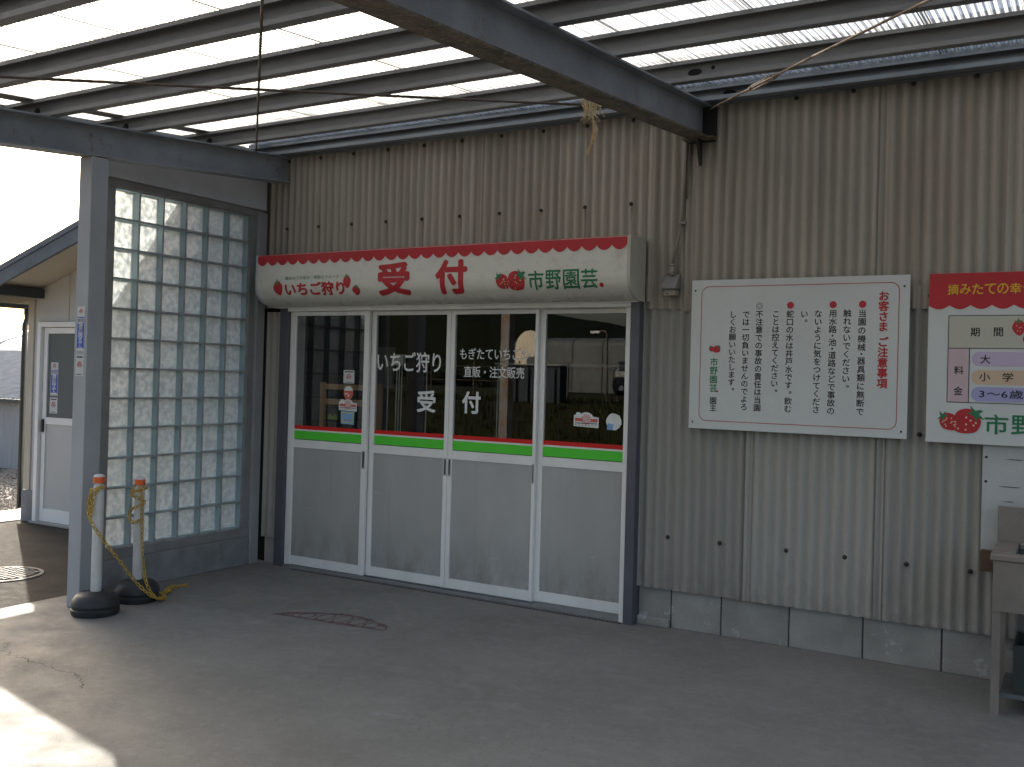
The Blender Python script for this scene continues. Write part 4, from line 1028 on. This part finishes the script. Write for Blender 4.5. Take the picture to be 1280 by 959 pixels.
def chain(pts, pitch=.030):
    P = [Vector(p) for p in pts]; S_ = []
    for i in range(len(P)-1):   # catmull-rom
        p0, p1, p2, p3 = P[max(i-1,0)], P[i], P[i+1], P[min(i+2,len(P)-1)]
        for k in range(12):
            t = k/12; S_.append(.5*((2*p1)+(-p0+p2)*t+(2*p0-5*p1+4*p2-p3)*t*t+(-p0+3*p1-3*p2+p3)*t**3))
    S_.append(P[-1]); acc = 0; nxt = 0; idx = 0
    for a, b in zip(S_, S_[1:]):
        d = b-a; L = d.length
        while nxt <= acc+L and L > 0:
            c_ = a+d*((nxt-acc)/L); dn = d.normalized(); up = Vector((0,0,1)) if abs(dn.z) < .8 else Vector((1,-1,0)).normalized()
            s1 = dn.cross(up).normalized(); s2 = s1.cross(dn).normalized()
            ang = R(45) if idx % 2 else R(-45); bx_ = s1*math.cos(ang)+s2*math.sin(ang)
            CH.torus(c_, dn, bx_, .019, .010, .0034, 10, 5); nxt += pitch; idx += 1
        acc += L
bx1, by1 = .425, -1.765; bx2, by2 = .340, -1.400
def around(cx, cy, a, r=.040): return (cx+r*math.cos(R(a)), cy+r*math.sin(R(a)))
chain([(*around(bx1,by1,0),.765), (*around(bx1,by1,-60),.755), (*around(bx1,by1,-120,.045),.73), (*around(bx1,by1,-150,.05),.66), (*around(bx1,by1,-120,.05),.60), (*around(bx1,by1,-80,.05),.63), (*around(bx1,by1,-70,.045),.71), (*around(bx1,by1,-30,.045),.765)])
chain([(*around(bx1,by1,-110,.045),.74), (*around(bx1,by1,-125,.055),.65), (*around(bx1,by1,-105,.055),.60), (*around(bx1,by1,-60,.055),.53), (.503,-1.76,.426), (.520,-1.66,.295), (.475,-1.53,.165), (.53,-1.44,.060), (.49,-1.31,.014), (.42,-1.245,.014)])
chain([(*around(bx2,by2,-150,.045),.715), (*around(bx2,by2,-90,.05),.70), (*around(bx2,by2,-30,.045),.715), (*around(bx2,by2,60),.72), (*around(bx2,by2,170,.045),.70), (*around(bx2,by2,-140,.05),.675), (*around(bx2,by2,-60,.05),.665), (*around(bx2,by2,-10,.055),.63), (*around(bx2,by2,-70,.055),.60),
       (*around(bx2,by2,-150,.055),.575), (*around(bx2,by2,-140,.06),.53), (*around(bx2,by2,-80,.055),.505), (*around(bx2,by2,-30,.05),.52)])
chain([(*around(bx2,by2,-40,.05),.72), (*around(bx2,by2,-25,.06),.66), (.395,-1.425,.52), (.415,-1.43,.35), (.437,-1.43,.22), (.470,-1.43,.125), (.50,-1.39,.04), (.46,-1.29,.014), (.40,-1.23,.012), (.37,-1.20,.02), (.34,-1.13,.012), (.31,-1.14,.016), (.27,-1.09,.012), (.24,-1.02,.012), (.28,-1.0,.012), (.27,-.95,.012), (.30,-.96,.012)])
chain([(.44,-1.27,.014), (.39,-1.26,.02), (.36,-1.17,.018), (.30,-1.11,.014), (.28,-1.04,.014)])
tag(CH.build('plastic_chain', 'chain', recalc=False, smooth=True), 'yellow plastic chain looped on both white posts and trailing on the floor', 'chain')

# ============================================================ OUTBUILDING ON THE LEFT
OB = thing('outbuilding', 'small beige outbuilding with a side door and sloping roof beyond the pillar', 'building', (-1.8, 2, 0))
OY = .08
def rz(xv): return 2.165+.313*(xv+3.15)     # underside of the roof
OXR = -.20
wl = MB(); wl.prism([(-3.13,.10),(-2.995,.10),(-2.995,1.905),(-2.17,1.905),(-2.17,.10),(OXR,.10),(OXR,rz(OXR)-.005),(-3.13,rz(-3.13)-.005)], 1, OY, OY+.1)
wl.build('front_wall', 'beige', OB)
MB().box(-3.13, -3.03, OY+.101, 5.0, .10, rz(-3.13)-.006).build('side_wall', 'beige', OB)
MB().prism([(-3.03,0),(OXR,0),(OXR,rz(OXR)-.01),(-3.03,rz(-3.03)-.01)], 1, 4.9, 5.0).build('rear_wall', 'beige', OB)
MB().box(OXR-.1, OXR, OY+.101, 4.89, 0, rz(OXR-.1)-.01).build('side_wall', 'beige', OB)
MB().box(-3.15, -3.06, OY-.016, OY-.001, .30, rz(-3.15)-.006).build('corner_trim', 'soffit', OB, bevel=.003)
MB().box(-3.17, -2.995, OY-.02, OY+.3, 0, .295).build('plinth', 'plinth', OB, bevel=.003)
MB().box(-2.17, OXR, OY-.012, OY+.09, 0, .10).build('plinth', 'plinth', OB)
for x in (-2.555, -1.9, -1.25): MB().box(x-.004, x+.004, OY-.006, OY-.0005, 1.91 if x < -2.2 else .101, rz(x)-.006).build('joint_strip', 'soffit', OB)
# roof
RY0, RY1 = -.46, 5.1
MB().prism([(-3.20,rz(-3.20)),(-.5,rz(-.5)),(-.5,rz(-.5)+.035),(-3.20,rz(-3.20)+.035)], 1, RY0+.03, RY1).build('roof_deck', 'soffit', OB)
MB().prism([(-3.24,rz(-3.24)+.036),(-.5,rz(-.5)+.036),(-.5,rz(-.5)+.085),(-3.24,rz(-3.24)+.085)], 1, RY0-.01, RY1+.02).build('roof_covering', 'roofedge', OB)
MB().prism([(-3.22,rz(-3.22)-.085),(-.5,rz(-.5)-.085),(-.5,rz(-.5)+.035),(-3.22,rz(-3.22)+.035)], 1, RY0, RY0+.029).build('barge_board', 'roofedge', OB)
MB().box(-3.22, -3.20, RY0+.03, RY1, rz(-3.20)-.075, rz(-3.20)-.001).build('fascia', 'soffit', OB)
MB().box(-3.02, -2.93, RY0+.031, OY-.001, rz(-3.02)-.085, rz(-3.02)-.001).build('rafter_end', 'gutter', OB)
MB().box(-1.5, -1.41, RY0+.031, OY-.001, rz(-1.5)-.085, rz(-1.5)-.001).build('rafter_end', 'gutter', OB)
gz = rz(-3.22)-.085
gt = MB(); gt.tube([(-3.258, RY0+.05, gz), (-3.258, RY1, gz)], .034, 12); gt.build('gutter', 'gutter', OB, smooth=True)
MB().tube([(-3.262,.12,gz-.02),(-3.262,.12,gz-.07),(-3.25,.12,gz-.12),(-3.215,.075,gz-.19),(-3.205,.07,gz-.26),(-3.205,.07,gz-.4),(-3.205,.07,.12)], .026, 10).build('downpipe', 'gutter', OB, smooth=True)
# side door
DR = MB().box(-2.995, -2.945, OY-.02, OY+.08, 0, 1.90).box(-2.22, -2.17, OY-.02, OY+.08, 0, 1.90).box(-2.944, -2.221, OY-.02, OY+.08, 1.85, 1.90).build('door_frame', 'alu', OB, bevel=.002)
DD = MB().box(-2.93, -2.875, OY+.01, OY+.045, .02, 1.845).box(-2.28, -2.225, OY+.01, OY+.045, .02, 1.845).box(-2.874, -2.281, OY+.01, OY+.045, 1.79, 1.845).box(-2.874, -2.281, OY+.01, OY+.045, .935, 1.0).box(-2.874, -2.281, OY+.01, OY+.045, .02, .14).build('side_door', 'alu', OB, bevel=.002)
MB().box(-2.874, -2.281, OY+.022, OY+.030, 1.001, 1.789).build('frosted_pane', 'frost', DD)
MB().box(-2.874, -2.281, OY+.022, OY+.030, .141, .934).build('lower_panel', 'doorbeige', DD)
MB().box(-2.918, -2.890, OY-.008, OY+.0095, .86, .98).build('handle', 'bolt', DD)
post_sticker(DD, -2.83, -2.72, OY+.022, 1.52, 1.04)
MB().box(-3.0, -2.16, OY-.05, OY+.1, 0, .018).build('doorstep', 'strip', OB)

# shed and greenhouse far left
SH = thing('low_shed', 'low shed with pale metal wall and corrugated metal roof beyond the gravel', 'shed', (-11, 4, 0))
mb = MB(); n = 130
vs = []; 
for i in range(n+1):
    xx = -14+7.6*i/n; yv = 2.72+(.012 if i % 2 else 0); vs += [(xx, yv, 0), (xx, yv, 1.02)]
mb.add(vs, [(2*i, 2*i+2, 2*i+3, 2*i+1) for i in range(n)]); mb.box(-14,-6.4,2.74,2.80,0,1.0); mb.build('wall', 'shedwall', SH, recalc=False)
mb = MB(); vs = []; n = 100*8
for i in range(n+1):
    xx = -14+7.6*i/n; dz = .022*math.cos(2*math.pi*i/8); vs += [(xx, 2.60, .99+dz), (xx, 5.0, 1.72+dz)]
mb.add(vs, [(2*i, 2*i+2, 2*i+3, 2*i+1) for i in range(n)]); mb.build('roof', 'shedroof', SH, recalc=False, smooth=True)
MB().box(-14, -6.4, 2.58, 2.595, .95, 1.0).build('eave_trim', 'gutter', SH)
def tunnel(name, label, x0, x1, yc, half, zbase, side, hgt, mat, along='x', ribs=8):
    T = thing(name, label, 'greenhouse', ((x0+x1)/2, yc, zbase))
    def pf(k):
        a = math.pi*k/14; return (half*math.cos(a), side+(hgt-side)*math.sin(a)**.8)
    pts = [(half, 0)]+[pf(k) for k in range(15)]+[(-half, 0)]
    mb = MB(); vs = []; nn = 40
    for i in range(nn+1):
        xx = x0+(x1-x0)*i/nn
        for (u, v) in pts:
            k = 1.0
            vs.append((xx, yc+u*k, zbase+v*k))
    L = len(pts)
    fs = [(i*L+j, i*L+j+1, (i+1)*L+j+1, (i+1)*L+j) for i in range(nn) for j in range(L-1)]
    fs += [tuple(range(L)), tuple(nn*L+j for j in range(L-1, -1, -1))]
    o = mb.add(vs, fs).build('film', mat, T, recalc=False); smooth_by_angle(o, 50)
    for i in range(ribs+1):
        xx = x0+(x1-x0)*i/ribs; MB().tube([(xx, yc+u*1.004, zbase+v*1.004) for u, v in pts], .012, 5).build('rib', 'cord' if mat == 'film' else 'container', T)
    return T
tunnel('white_greenhouse', 'white plastic greenhouse roof rising behind the low shed', -24, -9, 9.5, 3.2, 0, 1.2, 2.36, 'film')
# ============================================================ BEHIND THE CAMERA (seen mirrored in the door glass)
bk = MB(); vs = []; nx, ny = 40, 24
for j in range(ny+1):
    for i in range(nx+1):
        xx = -60+85*i/nx; yv = -8.6-26*(j/ny)**1.5 if j else -8.6
        t_ = min(1, max(0, (-8.6-yv)/2.6)); zz = -.01+1.0*t_*t_*(3-2*t_)+.05*noise.noise(Vector((xx*.6, yv*.6, 0)))*t_
        vs.append((xx, yv, zz))
bk.add(vs, [(j*(nx+1)+i, j*(nx+1)+i+1, (j+1)*(nx+1)+i+1, (j+1)*(nx+1)+i) for j in range(ny) for i in range(nx)])
o = bk.build('grass_bank', 'soil', recalc=False); o['kind'] = 'structure'
gm = MB(); rr = random.Random(21)
for k in range(16000):
    xx = -16+rr.random()*20; yv = -8.7-rr.random()*5.5; t_ = min(1, max(0, (-8.6-yv)/2.6)); zz = 1.0*t_*t_*(3-2*t_)-.03
    h = .05+.13*rr.random(); a = rr.random()*6.28; dx, dy = .012*math.cos(a), .012*math.sin(a); lx, ly = (rr.random()-.5)*.08, (rr.random()-.5)*.08
    gm.add([(xx-dx,yv-dy,zz),(xx+dx,yv+dy,zz),(xx+lx,yv+ly,zz+h)], [(0,1,2)])
tag(gm.build('grass', 'grass', recalc=False), 'rough grass growing on the bank across the yard', 'grass', kind='stuff')
tunnel('long_greenhouse', 'long grey film greenhouse mirrored in the rightmost door glass', -14.2, 1.5, -29.2, 1.0, .95, 1.85, 2.20, 'film2', ribs=12)
AH = thing('arched_end_wall', 'cream arched end wall across the yard mirrored in the third door', 'wall', (-11.1,-24.4,.95))
apts = [(-.56,0)]+[(-.56*math.cos(math.pi*k/12), 1.60+.62*math.sin(math.pi*k/12)) for k in range(13)]+[(.56,0)]
MB().prism([(-11.12+u, .95+v) for u, v in apts], 1, -24.25, -24.0).build('arched_wall', 'archwall', AH)
MB().box(-11.2, -10.8, -23.99, -23.96, .95, 2.25).build('door', 'film2', AH)
CT = thing('storage_container', 'blue-grey storage container mirrored in the third door', 'container', (-3.6,-11.4,.95))
MB().box(-4.4, -3.25, -11.5, -11.2, 1.0, 1.74).build('body', 'container', CT, bevel=.01); 
for k in range(4): MB().box(-4.3+.28*k, -4.2+.28*k, -11.19, -11.17, 1.02, 1.70).build('rib', 'container', CT)
MB().box(-4.43, -3.22, -11.53, -11.16, 1.745, 1.77).build('lid', 'purlin', CT)
FN = thing('wire_fence', 'thin wire fence on the bank mirrored in the rightmost door', 'fence', (-5,-14,.9))
for k in range(12): MB().tube([(-12+k*1.25,-14,.9),(-12+k*1.25,-14,1.88)], .022, 6).build('fence_post', 'rust_rod', FN)
for z in (1.74, 1.4): MB().tube([(-12,-14,z),(2,-14,z)], .008, 5).build('wire', 'rust_rod', FN)
LP = thing('yard_lamp', 'tall yard lamp with curved arm mirrored in the rightmost door', 'lamp', (-8.15,-24,.95))
MB().tube([(-8.12,-24,.95),(-8.15,-24,3.0),(-8.2,-24,3.12),(-8.3,-24,3.15),(-8.45,-24,3.14)], .035, 8).build('pole', 'rust_rod', LP)
MB().box(-8.75,-8.42,-24.06,-23.94,3.08,3.16).build('lamp_head', 'whiteprint', LP)
# car: only its front corner is mirrored
CA = thing('parked_car', 'dark parked car with bright headlamp mirrored at the edge of the rightmost door', 'car', (-.9,-12.6,.98))
cx0, cx1, cy1 = -2.05, -.35, -10.95   # front faces +Y
def secs(): 
    return [(cy1, .30, .72, .80), (cy1-.08, .22, .86, .85), (cy1-1.0, .20, .98, .86), (cy1-1.75, .20, 1.02, .86), (cy1-4.0, .20, 1.02, .86), (cy1-4.15, .35, .9, .8)]
mb = MB(); vs = []; cxm = (cx0+cx1)/2; zg = .99
for yv, z0, z1, hw in secs():
    vs += [(cxm-hw+.06, yv, zg+z0), (cxm-hw, yv, zg+z0+.15), (cxm-hw, yv, zg+z1-.16), (cxm-hw+.10, yv, zg+z1), (cxm+hw-.10, yv, zg+z1), (cxm+hw, yv, zg+z1-.16), (cxm+hw, yv, zg+z0+.15), (cxm+hw-.06, yv, zg+z0)]
L = 8; fs = [(i*L+j, i*L+(j+1)%L, (i+1)*L+(j+1)%L, (i+1)*L+j) for i in range(len(secs())-1) for j in range(L)]+[tuple(range(L)), tuple((len(secs())-1)*L+j for j in range(L-1,-1,-1))]
mb.add(vs, fs).build('body', 'carpaint', CA, bevel=.02)
mb = MB(); vs = []
for yv, z0, z1, hw in ((cy1-1.05, .96, .99, .80), (cy1-1.75, .96, 1.50, .66), (cy1-3.2, .96, 1.54, .66), (cy1-4.0, .96, 1.03, .78)):
    vs += [(cxm-hw-.05, yv, zg+z0), (cxm-hw+.04, yv, zg+z1), (cxm+hw-.04, yv, zg+z1), (cxm+hw+.05, yv, zg+z0)]
mb.add(vs, [(i*4+j, i*4+(j+1)%4, (i+1)*4+(j+1)%4, (i+1)*4+j) for i in range(3) for j in range(4)]+[(0,1,2,3),(15,14,13,12)]).build('cabin', 'carglass', CA, bevel=.02)
for s in (-1, 1):
    MB().box(cxm+s*.60-.17, cxm+s*.60+.17, cy1-.05, cy1+.012, zg+.54, zg+.70).build('headlight', 'lampglass', CA, bevel=.03)
    MB().tube([(cxm+s*.62,cy1+.0,zg+.36),(cxm+s*.62,cy1+.012,zg+.36)], .05, 12).build('fog_lamp', 'lampglass', CA)
for k in range(4): MB().box(cxm-.38, cxm+.38, cy1+.0005, cy1+.014, zg+.53+.045*k, zg+.55+.045*k).build('grille_bar', 'chrome', CA)
for s in (-1, 1):
    for yv in (cy1-.85, cy1-3.3):
        W = MB().tube([(cxm+s*.66,yv,zg+.31),(cxm+s*.87,yv,zg+.31)], .31, 24).build('wheel', 'rubber', CA); MB().tube([(cxm+s*.865,yv,zg+.31),(cxm+s*.885,yv,zg+.31)], .19, 16).build('rim', 'chrome', W)
# wooded hill behind everything
hv = MB(); vs = []; N = 60
for i in range(N+1):
    xx = -110+150*i/N; top = max(1.2, 6.35-.168*(xx+29)*.95)+.25*noise.noise(Vector((xx*.3,0,0)))
    top = min(top, 17)
    vs += [(xx,-52,-.5),(xx,-58,top*.8),(xx,-66,top),(xx,-80,top*.9),(xx,-100,0)]
hv.add(vs, [(i*5+j, i*5+j+1, (i+1)*5+j+1, (i+1)*5+j) for i in range(N) for j in range(4)])
hv.build('hill', 'hill', recalc=False)['kind'] = 'structure'
lf = MB(); rr = random.Random(5)
for k in range(14000):
    xx = -105+140*rr.random(); top = min(17, max(1.2, 6.35-.168*(xx+29)*.95)); u = rr.random()
    yv = -53-13*u; zz = (top-.9)*(.15+.85*min(1, u*1.3))+rr.random()*.4-.2; s = .35+.3*rr.random(); a = rr.random()*6.28
    lf.add([(xx-s*math.cos(a),yv-s*math.sin(a)*.5,zz-s*.5),(xx+s*math.cos(a),yv+s*math.sin(a)*.5,zz-s*.4),(xx+s*.3*(rr.random()-.5),yv+.3,zz+s*.6)], [(0,1,2)])
tag(lf.build('cedar_wood', 'leaf', recalc=False), 'dark cedar wood covering the hill across the yard', 'wood', kind='stuff')
# distant trees at the far left
def far_tree(x, yv, h, lab):
    T = thing('far_tree', lab, 'tree', (x, yv, 0), 'distant trees behind the white greenhouse')
    MB().tube([(x,yv,0),(x,yv,h*.6)], [.12,.05], 6).build('trunk', 'darkwood', T)
    cr = MB(); rr = random.Random(int(x*10))
    for k in range(500):
        t_ = rr.random(); r = (1-t_)*h*.22+.1; a = rr.random()*6.28; q = r*rr.random()**.5; z = h*(.3+.7*t_)
        c_ = Vector((x+q*math.cos(a), yv+q*math.sin(a), z)); s = .12+.12*rr.random()
        d1 = Vector((rr.random()-.5, rr.random()-.5, rr.random()-.5)).normalized()*s; d2 = Vector((rr.random()-.5, rr.random()-.5, rr.random()-.5)).normalized()*s
        cr.add([c_, c_+d1, c_+d2], [(0,1,2)])
    cr.build('crown', 'leaf', T, recalc=False)
far_tree(-34.2, 24, 5.6, 'pointed distant tree above the white greenhouse, the taller one'); far_tree(-36.5, 25, 4.7, 'pointed distant tree above the white greenhouse, the shorter one')
far_tree(-33.0, 25.5, 5.0, 'distant tree nearest the outbuilding corner')

# ============================================================ THINGS SEEN THROUGH THE DOOR GLASS
WF = thing('wooden_stand', 'plain wooden frame stand seen through the leftmost door', 'stand', (.75, .15, .012))
for x in (.47, 1.02): MB().box(x, x+.045, .135, .165, .013, 1.42).build('leg', 'wood', WF, bevel=.003)
for z in (1.365, 1.25): MB().box(.5155, 1.0195, .137, .163, z, z+.042).build('crossbar', 'wood', WF, bevel=.003)
BC = thing('blind_cords', 'pale hanging cords inside the second door', 'cord', (1.2, .3, 1.0))
for x, z0 in ((1.12, .3), (1.20, .2), (1.222, .2), (1.246, .2), (1.47, .4), (2.07, .5)): MB().tube([(x, .14, z0), (x+.004, .14, 1.60)], .0045, 5).build('cord', 'cord', BC)
MB().box(1.18, 1.27, .125, .155, 1.56, 1.64).build('cord_head', 'cord', BC)
CP = thing('paper_sheet', 'pale paper hanging inside behind the leftmost door', 'paper', (.5,.9,1.4))
MB().box(.36, .60, .90, .903, 1.38, 1.72).build('sheet', 'paper', CP)
SF = thing('storage_shelf', 'dark shelf with a pale front edge inside the reception room', 'shelf', (2.2,1.4,.012))
MB().box(1.4, 2.9, 1.2, 1.7, 1.60, 1.62).box(1.4, 2.9, 1.2, 1.7, .9, .92).build('board', 'darkwood', SF)
MB().box(1.4, 2.9, 1.192, 1.199, 1.598, 1.612).build('front_edge', 'cord', SF)
for x in (1.4, 2.88): MB().box(x, x+.02, 1.2, 1.7, .012, 1.599).build('upright', 'darkwood', SF)
CU = thing('dark_curtain', 'dark reddish curtain inside the reception room', 'curtain', (1.9,2.0,.012))
vs = []; n = 60
for i in range(n+1): xx = -.02+4.2*i/n; vs += [(xx, 3.4+.02*math.sin(i*1.3), .013), (xx, 3.4+.02*math.sin(i*1.3), 2.58)]
MB().add(vs, [(2*i,2*i+2,2*i+3,2*i+1) for i in range(n)]).build('cloth', 'inner', CU, recalc=False, smooth=True)
